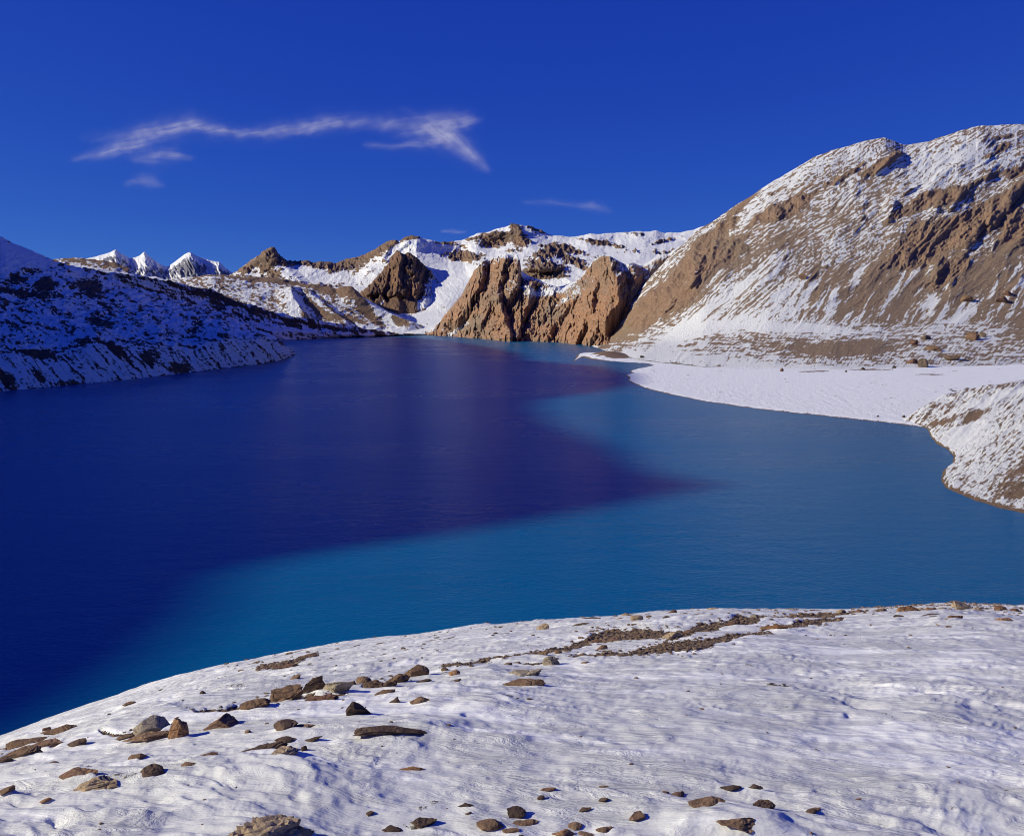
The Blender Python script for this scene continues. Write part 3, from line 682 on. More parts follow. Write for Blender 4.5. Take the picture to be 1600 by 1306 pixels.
# built in world space as a strip field: distance inside the shoreline raises the ground
poly = np.array([world_z(a, b, 0.0)[:2] for a, b in dshore])
py_g = np.concatenate([np.linspace(552, 572, 90), np.linspace(572.3, 700, 240)])
px_g = np.linspace(885, 1760, 620)
G = world_z(px_g[None, :] + 0 * py_g[:, None], py_g[:, None] + 0 * px_g[None, :], 0.0)
closed = np.vstack([poly, world_z(1760, 690, 0)[:2], world_z(1760, 545, 0)[:2], world_z(940, 543, 0)[:2], world_z(905, 553, 0)[:2]])
wob = 1.0
gx = G[..., 0] + 3 * fbm(G[..., 0] / 30, G[..., 1] / 60, 3, 5); gy2 = G[..., 1] + 12 * fbm(G[..., 0] / 25, G[..., 1] / 50, 4, 6)
inside = np.zeros(gx.shape, bool); dist = np.full(gx.shape, 1e9)
for i in range(len(closed)):
    a = closed[i]; b = closed[(i + 1) % len(closed)]
    cond = ((a[1] > gy2) != (b[1] > gy2)) & (gx < (b[0] - a[0]) * (gy2 - a[1]) / (b[1] - a[1] + 1e-12) + a[0])
    inside ^= cond
    if i < len(dshore) - 1 or i >= len(closed) - 2:
        ab = b - a; tt = np.clip(((gx - a[0]) * ab[0] + (gy2 - a[1]) * ab[1]) / (ab @ ab), 0, 1)
        dist = np.minimum(dist, np.hypot((gx - a[0] - tt * ab[0]), (gy2 - a[1] - tt * ab[1]) * 0.6))
sd_ = np.where(inside, dist, -dist)
h = 0.9 * (1 - np.exp(-np.clip(sd_, 0, None) / 3.0)) + np.clip(sd_, 0, 400) * 0.012 + np.clip(sd_, -30, 0) * 0.12
spit = np.exp(-((px_g[None, :] - 950) / 26) ** 2 - ((py_g[:, None] - 556.5) / 3.4) ** 2)
h = h + 11 * spit * (sd_ > -5) + 0.7 * fbm(gx / 10, gy2 / 22, 5, 8, .6) * (sd_ > 2)
G[..., 2] = h
ppx, ppy = px_g[None, :] + 0 * h, py_g[:, None] + 0 * h
al, ac = axes(ppx, ppy, -3)
sn = 0.33 + 0.9 * fbm(al / 26, ac / 1.7, 5, 111, .75) + 0.3 * sstep(25, 6, sd_)
sn += blobs(ppx, ppy, [(955, 557.5, 24, 2.6, 3, -1.8), (920, 562, 40, 1.2, 5, .8), (1360, 582, 30, .8, 0, -1.0), (1270, 584, 24, .8, 0, -.8), (1455, 590, 18, .8, 0, -.8)])
sn = np.where(sd_ + 1.5 * noise(gx / 6, gy2 / 12, 9) < 2.2, -0.6, sn)
mat = terrain_mat('delta_snow', 1.0, (0.20, 0.14, 0.10), (0.24, 0.15, 0.10), (0.1, 0.07, 0.05), fine=0.5, bump=0.6)
grid_mesh('snowy_delta', G, {'snow': sn, 'tone': sn * 0}, mat)

# ---- near spur on the right
sp_shore = [(1425, 667), (1447, 672), (1452, 686), (1462, 697), (1478, 706), (1486, 717), (1482, 728), (1470, 738), (1462, 754), (1470, 768), (1490, 777), (1515, 788), (1550, 799), (1600, 810), (1700, 830), (1780, 850)]
# for every photo row the spur begins at the shore: loft by rows of constant py instead
rows_py = np.array([660, 672, 686, 697, 706, 717, 728, 738, 754, 768, 777, 788, 799, 810, 830, 850.0])
rows_px = np.array([1410, 1447, 1452, 1462, 1478, 1486, 1482, 1470, 1462, 1470, 1490, 1515, 1550, 1600, 1700, 1780.0])
tt = np.linspace(0, 1, 420)
acc = np.linspace(0, 1, len(rows_py))
ax = np.interp(tt, acc, rows_px) + 2.5 * fbm(tt * 40, tt * 0, 4, 120); ay = np.interp(tt, acc, rows_py)
base = world_z(ax, ay, -1.5)
# skyline of the spur: where each slope line ends
tx = np.interp(tt, [0, .2, .4, .6, .8, 1], [1500, 1640, 1760, 1880, 2050, 2250])
ty = np.interp(tt, [0, .12, .25, .4, .6, .8, 1], [612, 597, 588, 574, 545, 500, 450])
tY = np.interp(tt, [0, .2, .4, .6, .8, 1], [1020, 1000, 960, 900, 820, 740])
topr = world(tx, ty, tY)
mid = base * 0.5 + topr * 0.5; mid[:, 2] += np.interp(tt, [0, .3, 1], [6, 10, 14])
lowp = base * 0.97 + topr * 0.03; lowp[:, 2] = np.maximum(lowp[:, 2], 1.6)
behind = topr + np.array([60, 160, 0.0]); behind[:, 2] = topr[:, 2] * 0.5
# the back side closes the hill down to the delta
R = np.stack([base, lowp, mid, topr, behind])
vv = np.array([0, .03, .5, .95, 1.0])
Q = pchip(vv, R, np.linspace(0, 1, 330) ** 1.15)
px, py, dep = project(Q)
al, ac = axes(px, py, 138)
Q2 = displace(Q, (4 * (ridged(al / 70, ac / 20, 3, 121) - .3) + 1.2 * ridged(al / 24, ac / 8, 4, 122) + 0.8 * fbm(px / 4, py / 4, 3, 123)) * sstep(0.0, .08, np.linspace(0, 1, 330))[:, None])
sn = 0.13 + 0.95 * fbm(al / 20, ac / 3.6, 5, 124, .72) + 0.45 * fbm(al / 7, ac / 2.6, 3, 125, .6)
sn += blobs(px, py, [(1500, 690, 45, 16, -35, .5), (1520, 640, 60, 10, -25, .0), (1470, 640, 40, 10, -25, -.12), (1560, 605, 60, 6, -8, -.15), (1480, 657, 40, 4, -15, -.4), (1520, 652, 14, 5, -30, -1.0), (1590, 770, 20, 12, 0, -.5), (1560, 620, 60, 5, -18, .4), (1600, 730, 60, 14, -40, -.3)])
ed = np.linspace(0, 1, 330)[:, None] ** 1.15 + 0 * px
rim_ = ed + 0.012 * fbm(px / 5, py / 5, 3, 126)
sn -= sstep(0.026, 0.014, rim_) * 1.3
mat = terrain_mat('spur_rubble', 0.7, (0.21, 0.145, 0.10), (0.25, 0.16, 0.105), (0.11, 0.07, 0.05), fine=0.8, bump=2.0)
grid_mesh('rubble_spur', Q2, {'snow': sn, 'tone': fbm(px / 40, py / 30, 3, 5)}, mat)

# ================================================================== FOREGROUND
CREST = np.array([(-400, 1300), (-200, 1222), (0, 1148), (60, 1127), (100, 1112), (200, 1079), (300, 1051), (400, 1028), (500, 1009), (600, 996), (700, 982), (800, 973), (870, 969), (940, 966), (1000, 960), (1050, 954), (1120, 949), (1200, 950), (1300, 953), (1400, 946), (1500, 941), (1600, 944), (1800, 952), (2000, 965)], float)
NU, NV = 1000, 520
fpx = np.linspace(-330, 1930, NU)
cpy = np.interp(fpx, CREST[:, 0], CREST[:, 1]); cpy = np.convolve(np.pad(cpy, 20, mode='edge'), np.ones(41) / 41, 'valid')
sc_ = s_of(cpy)
Yc = np.interp(fpx, [-330, 0, 400, 900, 1930], [30, 34, 44, 56, 62])
Y0 = 7.0
s0 = float(s_of(1306))
kk = (np.maximum(s0, sc_ + 0.05) - sc_) / (1 / Y0 - 1 / Yc) ** 2
kk = np.convolve(np.pad(kk, 60, mode='edge'), np.ones(121) / 121, 'valid')
wc = 1 / Yc
q = np.linspace(1, 0, NV - 60)
w_in = wc[None, :] + (1 / 5.4 - wc)[None, :] * (q[:, None] ** 1.35)
Yin = 1 / w_in
D_in = sc_[None, :] * Yin + kk[None, :] * Yin * (1 / Yin - wc[None, :]) ** 2
near = np.linspace(-6, 5.2, 14)[:, None] + 0 * Yc[None, :]
Dp = (D_in[1] - D_in[0]) / (Yin[1] - Yin[0])
D_near = D_in[0][None, :] + Dp[None, :] * 0.7 * (near - Yin[0][None, :])
bey = (np.linspace(0, 1, NV - 60 + 1)[1:47] ** 1)[:, None]
far = Yc[None, :] + (np.linspace(0.02, 1, 46)[:, None] ** 1.7) * 130
D_far = sc_[None, :] * far + 0.0055 * (far - Yc[None, :]) ** 2
YY = np.concatenate([near, Yin, far]); DD = np.concatenate([D_near, D_in, D_far])
svis = DD / np.maximum(YY, 5.4)
XX = (fpx[None, :] - CX) / F * np.maximum(YY, 5.4) * (math.cos(P) + svis * math.sin(P))
base_FG = np.stack([XX, YY, CAMZ - DD], -1)
bx, by, bdep = project(base_FG)
row_ok = (np.arange(YY.shape[0]) >= 14)[:, None] & (np.arange(YY.shape[0]) < 14 + NV - 60)[:, None]

# rubble bands across the slope (photo px polylines with half thickness)
BANDS = [([(690, 1037), (730, 1033), (760, 1026), (800, 1021), (850, 1012), (890, 1006), (920, 996), (950, 990), (980, 990), (1010, 988), (1060, 990), (1090, 980), (1130, 975), (1165, 969), (1200, 966), (1240, 964), (1290, 960), (1330, 956), (1370, 953), (1430, 950), (1480, 948)], [2, 3, 4, 4, 4, 5, 7, 8, 6, 6, 7, 5, 5, 5, 4, 4, 4, 4, 3, 3, 3]),
         ([(985, 1012), (1010, 1008), (1040, 1004), (1090, 1001), (1130, 994), (1170, 987), (1200, 985)], [2, 6, 8, 7, 5, 3, 2]),
         ([(895, 1021), (930, 1018), (960, 1014), (985, 1015)], [2, 3, 3, 2]), ([(1190, 980), (1215, 978), (1250, 974), (1290, 970), (1315, 967)], [3, 4, 3, 4, 2]),
         ([(305, 1127), (350, 1121), (390, 1113), (430, 1101), (470, 1097), (510, 1096), (535, 1090)], [2, 4, 7, 8, 6, 5, 2]),
         ([(570, 1070), (600, 1068), (625, 1058), (645, 1048), (665, 1038)], [4, 6, 6, 6, 2]), ([(0, 1180), (40, 1166), (80, 1152), (120, 1140)], [3, 4, 3, 2]), ([(0, 1204), (40, 1192), (60, 1187)], [4, 4, 2]),
         ([(160, 1158), (200, 1158), (240, 1155), (262, 1145)], [1, 3, 6, 4]), ([(810, 1031), (860, 1030)], [1.5, 1.5]), ([(400, 1035), (450, 1026), (490, 1016)], [1.5, 2, 1.5])]
def band_mask(px, py):
    m = np.full(px.shape, -9.0)
    for ln, th in BANDS:
        a = np.array(ln, float); th = np.array(th) * 0.78
        cyy = np.interp(px, a[:, 0], a[:, 1]); t = np.interp(px, a[:, 0], th)
        ends = np.minimum(px - a[0, 0], a[-1, 0] - px)
        m = np.maximum(m, np.minimum(1 - np.abs(py - cyy) / t, ends / 8 + 0.4))
    return m

# rocks: (photo x, photo y of the foot, width px, height px, tone, shape, label or short description)
ROCK = [
 (413, 1313, 134, 50, 't', 'craggy', 'large tan cracked boulder cut off by the bottom edge of the photo'),
 (777, 1318, 122, 27, 'g', 'dome', 'broad low grey-brown boulder at the bottom edge, only its rounded top showing'),
 (240, 1153, 56, 30, 'g', 'dome', 'grey domed slab leaning left beside the rough orange-brown block'),
 (281, 1162, 30, 36, 'o', 'craggy', 'rough orange-brown block standing upright right of the grey domed slab'),
 (352, 1145, 44, 21, 'r', 'wedge', 'reddish brown wedge of rock below the left end of the rubble band'),
 (491, 1089, 40, 33, 'd', 'spire', 'dark pointed rock with a narrow tip, leaning right'),
 (525, 1088, 48, 25, 'g', 'wedge', 'grey-tan slab with a dark split face, just right of the dark pointed rock'),
 (558, 1127, 34, 27, 'd', 'block', 'dark upright block with a snow drift on its right side, alone in snow'),
 (600, 1160, 100, 14, 'd', 'arch', 'long thin dark slab arching over a snow mound below the dark block'),
 (415, 1184, 74, 20, 'd', 'slab', 'wide dark brown slab half sunk in snow above the craggy tan stone'),
 (441, 1199, 40, 18, 't', 'craggy', 'craggy tan stone casting a short shadow, below the wide dark brown slab'),
 (445, 1105, 52, 26, 'b', 'craggy', 'lumpy brown outcrop at the top of the left rubble band'),
 (620, 1067, 36, 17, 'b', 'slab', 'brown stepped slab in the upper left rubble, left of the highest brown slab'),
 (650, 1054, 38, 20, 'b', 'dome', 'highest brown slab of the left rubble, at its upper right end'),
 (582, 1077, 36, 14, 'd', 'craggy', 'dark crumbly rock under the small rounded stone in the left rubble'),
 (566, 1067, 24, 13, 'b', 'dome', 'small rounded brown stone on top of the left rubble'),
 (819, 1056, 50, 14, 'g', 'slab', 'upper of two flat grey slabs lying together in the middle of the snow'),
 (820, 1068, 62, 10, 'b', 'slab', 'lower and longer of two flat slabs lying together in the middle of the snow'),
 (861, 1032, 26, 15, 'g', 'dome', 'smooth grey rounded boulder just under the long rubble band'),
 (848, 983, 18, 11, 't', 'wedge', 'lone tan wedge stone on the upper snow near the water edge'),
 (709, 1053, 18, 10, 'o', 'dome', 'small orange-red stone left of the two flat slabs'),
 (617, 1104, 16, 13, 'd', 'spire', 'small dark pyramid stone above and right of the dark upright block'),
 (656, 1103, 32, 11, 'b', 'slab', 'flat brown stone right of the small dark pyramid stone'),
 (602, 1090, 30, 6, 'b', 'slab', 'thin brown strip of rock above the small dark pyramid stone'),
 (1502, 956, 28, 15, 't', 'block', 'largest tan boulder on the crest at the right, overhanging a shadow'),
 (1418, 956, 38, 10, 'o', 'slab', 'long orange-brown rock on the crest left of the rounded crest stones'),
 (1566, 971, 27, 5, 'o', 'slab', 'flat orange stone in the snow below the right end of the crest'),
 (1190, 1257, 36, 18, 'd', 'craggy', 'dark jagged rock with a pointed top in the lower right snow'),
 (1096, 1258, 58, 12, 'b', 'slab', 'long brown sliver of rock left of the dark jagged rock'),
 (1139, 1291, 58, 14, 'b', 'slab', 'log-shaped brown rock near the bottom edge below the dark jagged rock'),
 (1050, 993, 34, 12, 't', 'slab', 'tan slab end showing between the two rubble bands'),
 (1208, 982, 38, 9, 'o', 'slab', 'orange-brown slab at the right end of the lower rubble band'),
 (158, 1234, 62, 17, 't', 'slab', 'tan slab with a blocky right end, lowest of the rocks at left'),
 (125, 1226, 58, 17, 'r', 'slab', 'reddish brown ridge of rock above the tan blocky-ended slab'),
 (238, 1220, 42, 17, 'd', 'dome', 'dark hooked rock with a short shadow right of the reddish brown ridge'),
 (124, 1176, 28, 13, 'd', 'wedge', 'dark wedge stone at the right end of the long thin rock'),
 (991, 1272, 24, 13, 'b', 'craggy', 'crumbly brown lump alone between the lower centre stones and the long sliver'),
 (105, 1153, 52, 12, 'b', 'slab', 'long brown slab rising to the right, highest of the rocks at far left'),
 (765, 1273, 42, 11, 'b', 'dome', 'brown humped stone above the broad low boulder at the bottom'),
 (806, 1260, 30, 12, 'd', 'craggy', 'dark knobbly stone up and right of the brown humped stone'),
 (879, 1286, 36, 10, 'o', 'slab', 'orange and brown flat stone right of the broad low boulder'),
 # the rest get a label from where they lie
 (237, 1164, 62, 14, 'b', 'slab', ''), (200, 1164, 26, 8, 'b', 'slab', ''), (45, 1171, 60, 14, 'b', 'slab', ''), (8, 1181, 24, 8, 'b', 'slab', ''), (80, 1180, 52, 11, 'r', 'slab', ''),
 (42, 1198, 50, 13, 'b', 'craggy', ''), (10, 1206, 30, 10, 'd', 'slab', ''), (216, 1194, 27, 12, 'b', 'wedge', ''), (76, 1253, 17, 8, 'o', 'wedge', ''), (8, 1251, 22, 10, 'b', 'wedge', ''),
 (293, 1212, 20, 6, 'b', 'slab', ''), (86, 1203, 17, 5, 'b', 'dome', ''), (314, 1096, 9, 6, 'd', 'dome', ''), (71, 1131, 14, 8, 'r', 'dome', ''), (202, 1089, 20, 8, 'r', 'wedge', ''),
 (328, 1191, 25, 4, 'r', 'slab', ''), (462, 1062, 15, 9, 'b', 'wedge', ''), (396, 1120, 46, 16, 'b', 'craggy', ''), (544, 1071, 22, 8, 'b', 'slab', ''), (606, 1076, 24, 12, 'd', 'craggy', ''),
 (443, 1154, 36, 12, 'd', 'dome', ''), (474, 1152, 42, 10, 'b', 'slab', ''), (446, 1171, 32, 6, 'd', 'slab', ''), (492, 1168, 26, 9, 'd', 'slab', ''), (477, 1179, 10, 10, 'd', 'block', ''),
 (648, 1197, 38, 6, 'o', 'slab', ''), (664, 1066, 20, 6, 'd', 'slab', ''), (695, 1041, 12, 5, 'b', 'dome', ''), (389, 1156, 10, 5, 'b', 'dome', ''), (504, 1103, 48, 11, 'r', 'craggy', ''), (492, 1094, 22, 6, 'r', 'slab', ''),
 (408, 1036, 19, 6, 'r', 'slab', ''), (450, 1029, 30, 7, 'r', 'slab', ''), (481, 1020, 27, 5, 'b', 'slab', ''), (616, 1276, 30, 8, 'd', 'slab', ''), (664, 1271, 42, 11, 'd', 'slab', ''), (582, 1258, 13, 6, 'd', 'craggy', ''),
 (661, 1294, 20, 5, 'd', 'slab', ''), (645, 1288, 14, 4, 'd', 'slab', ''), (820, 1271, 42, 5, 'b', 'slab', ''), (796, 1281, 27, 6, 'b', 'slab', ''), (834, 1297, 19, 9, 'b', 'dome', ''), (899, 1276, 23, 7, 'b', 'dome', ''),
 (944, 1281, 24, 5, 'b', 'slab', ''), (915, 1287, 24, 4, 'b', 'slab', ''), (889, 1303, 14, 10, 'b', 'block', ''), (857, 1300, 13, 4, 'b', 'dome', ''), (865, 1304, 12, 4, 'b', 'dome', ''), (855, 1225, 22, 6, 'r', 'slab', ''),
 (844, 1235, 12, 5, 'd', 'dome', ''), (939, 1227, 16, 4, 'b', 'slab', ''), (941, 1244, 16, 8, 'd', 'wedge', ''), (915, 1253, 18, 5, 'd', 'slab', ''), (1057, 1233, 28, 7, 'b', 'slab', ''), (1037, 1232, 14, 4, 'r', 'slab', ''),
 (812, 1288, 9, 4, 'd', 'dome', ''), (726, 1247, 22, 5, 'd', 'arch', ''), (750, 1289, 11, 3, 'b', 'slab', ''), (732, 1258, 11, 4, 'b', 'slab', ''), (1143, 1223, 33, 6, 'd', 'slab', ''), (1179, 1223, 23, 5, 'd', 'slab', ''),
 (1265, 1259, 17, 6, 'd', 'dome', ''), (1275, 1255, 15, 4, 'r', 'slab', ''), (1337, 1240, 10, 3, 'r', 'slab', ''), (844, 1020, 22, 9, 'b', 'craggy', ''), (711, 1066, 16, 5, 'd', 'slab', ''), (940, 1010, 15, 8, 'r', 'wedge', ''),
 (905, 1022, 15, 5, 'b', 'slab', ''), (994, 975, 19, 9, 't', 'dome', ''), (969, 971, 10, 4, 'o', 'slab', ''), (980, 966, 18, 4, 't', 'slab', ''), (911, 1031, 12, 3, 'o', 'slab', ''), (793, 1035, 12, 4, 'b', 'slab', ''),
 (1050, 959, 15, 10, 'r', 'wedge', ''), (1114, 954, 20, 8, 't', 'dome', ''), (1139, 951, 13, 7, 'd', 'wedge', ''), (1236, 955, 22, 8, 'g', 'dome', ''), (1198, 954, 15, 5, 'b', 'slab', ''), (1180, 965, 13, 5, 'g', 'dome', ''),
 (1041, 970, 10, 3, 'b', 'dome', ''), (1014, 968, 10, 3, 'b', 'dome', ''), (1314, 958, 16, 8, 't', 'dome', ''), (1438, 952, 15, 8, 'g', 'dome', ''), (1453, 952, 18, 8, 'o', 'dome', ''), (1471, 949, 15, 8, 'g', 'dome', ''),
 (1494, 945, 17, 7, 't', 'dome', ''), (1527, 947, 17, 8, 't', 'dome', ''), (1562, 948, 19, 8, 'r', 'dome', ''), (1583, 950, 14, 5, 'r', 'dome', ''), (1492, 967, 24, 4, 'r', 'slab', ''), (1458, 964, 22, 3, 'd', 'slab', ''),
 (868, 1018, 12, 6, 'b', 'dome', ''), (1402, 966, 16, 3, 'd', 'slab', ''), (1345, 958, 18, 5, 'r', 'craggy', ''), (1375, 957, 18, 6, 'b', 'slab', ''), (930, 999, 18, 6, 'r', 'slab', ''), (958, 996, 20, 7, 'r', 'craggy', ''), (1080, 985, 22, 6, 'b', 'slab', ''), (1140, 978, 24, 6, 'r', 'slab', ''),
]

# snow relief: wind-carved ridges, hollows and scarps
gx, gy_ = base_FG[..., 0], base_FG[..., 1]
ca, sa = math.cos(math.radians(-15)), math.sin(math.radians(-15))
A_ = gx * ca + gy_ * sa; B_ = -gx * sa + gy_ * ca
wA = 1.3 * fbm(gx / 5, gy_ / 4, 3, 200)
far_f = np.clip(14.0 / np.maximum(gy_, 14), 0.25, 1)
h = 0.45 * fbm(gx / 14, gy_ / 14, 3, 201) + 0.10 * fbm(A_ / 5.5, B_ / 2.2, 5, 202, .55)
r1 = ridged((A_ + wA) / 4.4, (B_ + wA) / 1.3, 3, 203)
r2 = ridged((A_ + wA) / 2.4, (B_ + wA) / 0.46, 2, 205)
r3 = ridged((A_ + wA) / 1.0, (B_ + wA) / 0.19, 2, 207)
amp_reg = 0.25 + 1.2 * sstep(-0.1, 0.3, fbm(gx / 5, gy_ / 4, 4, 209))
h += amp_reg * (0.075 * r1 + 0.05 * r2 + 0.022 * far_f * r3)
sc = fbm((A_ + wA) / 3.4, (B_ + wA) / 1.0, 4, 211, .5)
h += 0.05 * amp_reg * (np.floor(sc * 4) + sstep(0.45, 1.0, sc * 4 - np.floor(sc * 4))) / 2.2
h += 0.02 * far_f * fbm(A_ / 0.28, B_ / 0.11, 2, 213)
sc_small = ridged((A_ + wA) / 2.0, (B_ - wA) / 0.55, 2, 215)
h -= (0.06 * sstep(0.55, 0.8, noise(A_ / 0.9, B_ / 0.4, 216)) + 0.03 * sstep(0.52, 0.75, noise(A_ / 0.4, B_ / 0.18, 214)) * far_f) * amp_reg
bm = band_mask(bx, by) + 1.0 * fbm(bx / 18, by / 4, 4, 217, .62)
gm = sstep(-0.25, 0.35, bm)
h = h * (1 - 0.4 * gm) + 0.03 * gm + gm * 0.05 * fbm(gx / 0.5, gy_ / 0.5, 3, 218)
dsc = np.sqrt(np.clip(gy_, 6, 40) / 14)
for a_len, b_len, k_, am, sd0 in ((1.7, 0.34, 4.5, 0.030, 230), (0.75, 0.15, 4.0, 0.014, 236), (3.6, 0.8, 3.5, 0.038, 242)):
    fs = fbm((A_ + wA) / a_len, (B_ + 0.7 * wA) / b_len, 3, sd0, 0.5) * k_
    fr = fs - np.floor(fs)
    saw = fr ** 1.6 * (1 - sstep(0.86, 1.0, fr))
    reg = sstep(0.0, 0.28, fbm(gx / (2.2 * a_len), gy_ / (1.6 * a_len), 3, sd0 + 3))
    h += am * dsc * saw * (0.12 + 1.0 * reg)
for _ in range(1):      # weathered edges
    h[1:-1] = 0.25 * h[:-2] + 0.5 * h[1:-1] + 0.25 * h[2:]
    h[:, 1:-1] = 0.25 * h[:, :-2] + 0.5 * h[:, 1:-1] + 0.25 * h[:, 2:]
# drifts around rocks
def fg_point(px, py):
    """a point on the smooth foreground under a photo pixel"""
    i = np.argmin(np.abs(fpx - px))
    col = by[14:14 + NV - 60, i]
    j = 14 + int(np.argmin(np.abs(col - py)))
    return j, i
rock_xyz = []
for (rx, rpy, rw, rh, tn, shp, lb) in ROCK:
    cl = np.interp(rx, fpx, cpy)
    j, i = fg_point(rx, max(rpy, cl + 0.5))
    p0 = base_FG[j, i]
    m_px = bdep[j, i] / F
    rock_xyz.append((j, i, m_px))
    wm, hm = rw * m_px, rh * m_px
    dd = ((gx - p0[0] - 0.1 * wm) / (0.75 * wm)) ** 2 + ((gy_ - p0[1]) / (0.75 * wm)) ** 2
    sel = dd < 9
    h[sel] += 0.16 * min(hm, 0.5) * np.exp(-dd[sel])
# keep the crest in place
lift = h - 0.16
FG = base_FG.copy()
FG[..., 2] += lift
FG[..., 0] += 0.55 * (h - 0.55 * fbm(gx / 14, gy_ / 14, 3, 201)) * far_f
fsn = np.where(bm > -5, 0.35 - 0.9 * sstep(-0.2, 0.5, bm), 0.35)
bare = fbm(A_ / 0.9, B_ / 0.5, 4, 221, .6)
edge_z = sstep(34, 3, by - np.interp(bx, fpx, cpy)) * sstep(250, 420, bx) * (by > 0)
fsn -= 0.35 * sstep(0.28, 0.5, bare) + edge_z * 0.55 * sstep(0.12, 0.4, fbm(gx / 1.6, gy_ / 1.6, 4, 222, .6))
fsn = np.where(YY > Yc[None, :] + 8, fsn - 0.1, fsn)

def snow_material():
    n = N('foreground_snow')
    pos = n.pos()
    nf = n.noise(9.0, 5, 0.65)
    cover = n.math('ADD', n.attr('snow'), n.math('MULTIPLY', n.math('SUBTRACT', nf, 0.5), 0.5))
    m = n.smooth(cover, -0.05, 0.05)
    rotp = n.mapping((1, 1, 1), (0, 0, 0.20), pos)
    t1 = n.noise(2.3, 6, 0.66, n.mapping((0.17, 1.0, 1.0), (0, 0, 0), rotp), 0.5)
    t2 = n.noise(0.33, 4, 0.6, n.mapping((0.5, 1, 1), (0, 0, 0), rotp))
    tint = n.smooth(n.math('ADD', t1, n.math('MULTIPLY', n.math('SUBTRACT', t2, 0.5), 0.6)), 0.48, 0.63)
    snow = n.mix(tint, (0.65, 0.65, 0.65, 1), (0.92, 0.915, 0.90, 1))  # paler streaks mimic sunlit wind crests in the colour, with fresh snow over crust
    pebble = n.new('ShaderNodeTexVoronoi'); pebble.inputs['Scale'].default_value = 9.0
    n.link(pos, pebble.inputs['Vector'])
    g = n.ramp(n.noise(4.0, 6, 0.7), [(0.3, (0.07, 0.047, 0.033)), (0.5, (0.15, 0.10, 0.068)), (0.7, (0.24, 0.165, 0.11))])
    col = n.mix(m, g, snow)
    st = n.noise(6.5, 6, 0.68, n.mapping((0.22, 0.9, 0.9), (0, 0, 0), rotp), 0.8)
    st = n.math('MULTIPLY', st, n.math('ADD', 0.25, n.smooth(n.noise(0.8, 3, 0.6), 0.4, 0.62)))
    st = n.math('ADD', st, n.math('MULTIPLY', t1, 0.6))
    gr = n.noise(24.0, 2, 0.5)
    hb = n.math('ADD', n.math('MULTIPLY', st, 1.0), n.math('MULTIPLY', gr, 0.05))
    hb = n.math('ADD', hb, n.math('MULTIPLY', n.math('MULTIPLY', pebble.outputs['Distance'], n.math('SUBTRACT', 1.0, m)), 1.6))
    bp = n.bump(hb, 0.085, 0.9)
    rough = n.math('SUBTRACT', 0.9, n.math('MULTIPLY', m, 0.25))
    return n.finish(n.principled(col, rough, bp, 0.25))
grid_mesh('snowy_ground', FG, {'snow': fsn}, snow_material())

# ------------------------------------------------------------------ rocks
def rock_material(name, a, b, dark):
    n = N(name)
    tc = n.new('ShaderNodeTexCoord').outputs['Object']
    info = n.new('ShaderNodeObjectInfo').outputs['Random']
    big = n.noise(1.7, 6, 0.65, tc, 0.4)
    fine = n.noise(9.0, 6, 0.7, tc)
    col = n.mix(n.smooth(n.math('ADD', big, n.math('MULTIPLY', n.math('SUBTRACT', info, 0.5), 0.2)), 0.38, 0.62), (*a, 1), (*b, 1))
    col = n.mix(n.math('MULTIPLY', n.smooth(fine, 0.5, 0.68), 0.7), col, (*dark, 1))
    vr = n.new('ShaderNodeTexVoronoi', feature='DISTANCE_TO_EDGE'); vr.inputs['Scale'].default_value = 2.2
    n.link(n.mapping((1, 1, 2.2), (0.3, 0.2, 0), tc), vr.inputs['Vector'])
    crack = n.smooth(vr.outputs['Distance'], 0.0, 0.05)
    hb = n.math('ADD', fine, n.math('MULTIPLY', crack, 0.35))
    geo = n.new('ShaderNodeNewGeometry')
    bp = n.bump(hb, 0.035, 0.9)
    return n.finish(n.principled(col, 0.88, bp, 0.2))
RM = {
 'b': rock_material('brown_rock', (0.165, 0.10, 0.062), (0.26, 0.165, 0.105), (0.055, 0.036, 0.027)),
 'd': rock_material('dark_rock', (0.085, 0.055, 0.04), (0.15, 0.095, 0.068), (0.035, 0.025, 0.022)),
 'r': rock_material('reddish_rock', (0.17, 0.09, 0.058), (0.24, 0.145, 0.095), (0.07, 0.04, 0.03)),
 'o': rock_material('orange_brown_rock', (0.26, 0.135, 0.065), (0.34, 0.20, 0.115), (0.11, 0.06, 0.04)),
 't': rock_material('tan_rock', (0.34, 0.25, 0.16), (0.44, 0.33, 0.22), (0.14, 0.09, 0.06)),
 'g': rock_material('grey_brown_rock', (0.24, 0.195, 0.145), (0.34, 0.28, 0.21), (0.11, 0.09, 0.07)),
}
import bmesh
def ico(level):
    bm_ = bmesh.new(); bmesh.ops.create_icosphere(bm_, subdivisions=level, radius=1.0)
    V = np.array([v.co[:] for v in bm_.verts]); Fc = [tuple(v.index for v in f.verts) for f in bm_.faces]
    bm_.free(); return V, Fc
ICO = {k: ico(k) for k in (2, 3, 4, 5)}
def n3(V, sc, seed):
    return (noise(V[:, 0] * sc + 3, V[:, 1] * sc, seed) + noise(V[:, 1] * sc + 7, V[:, 2] * sc, seed + 1) + noise(V[:, 2] * sc + 11, V[:, 0] * sc, seed + 2)) / 1.7
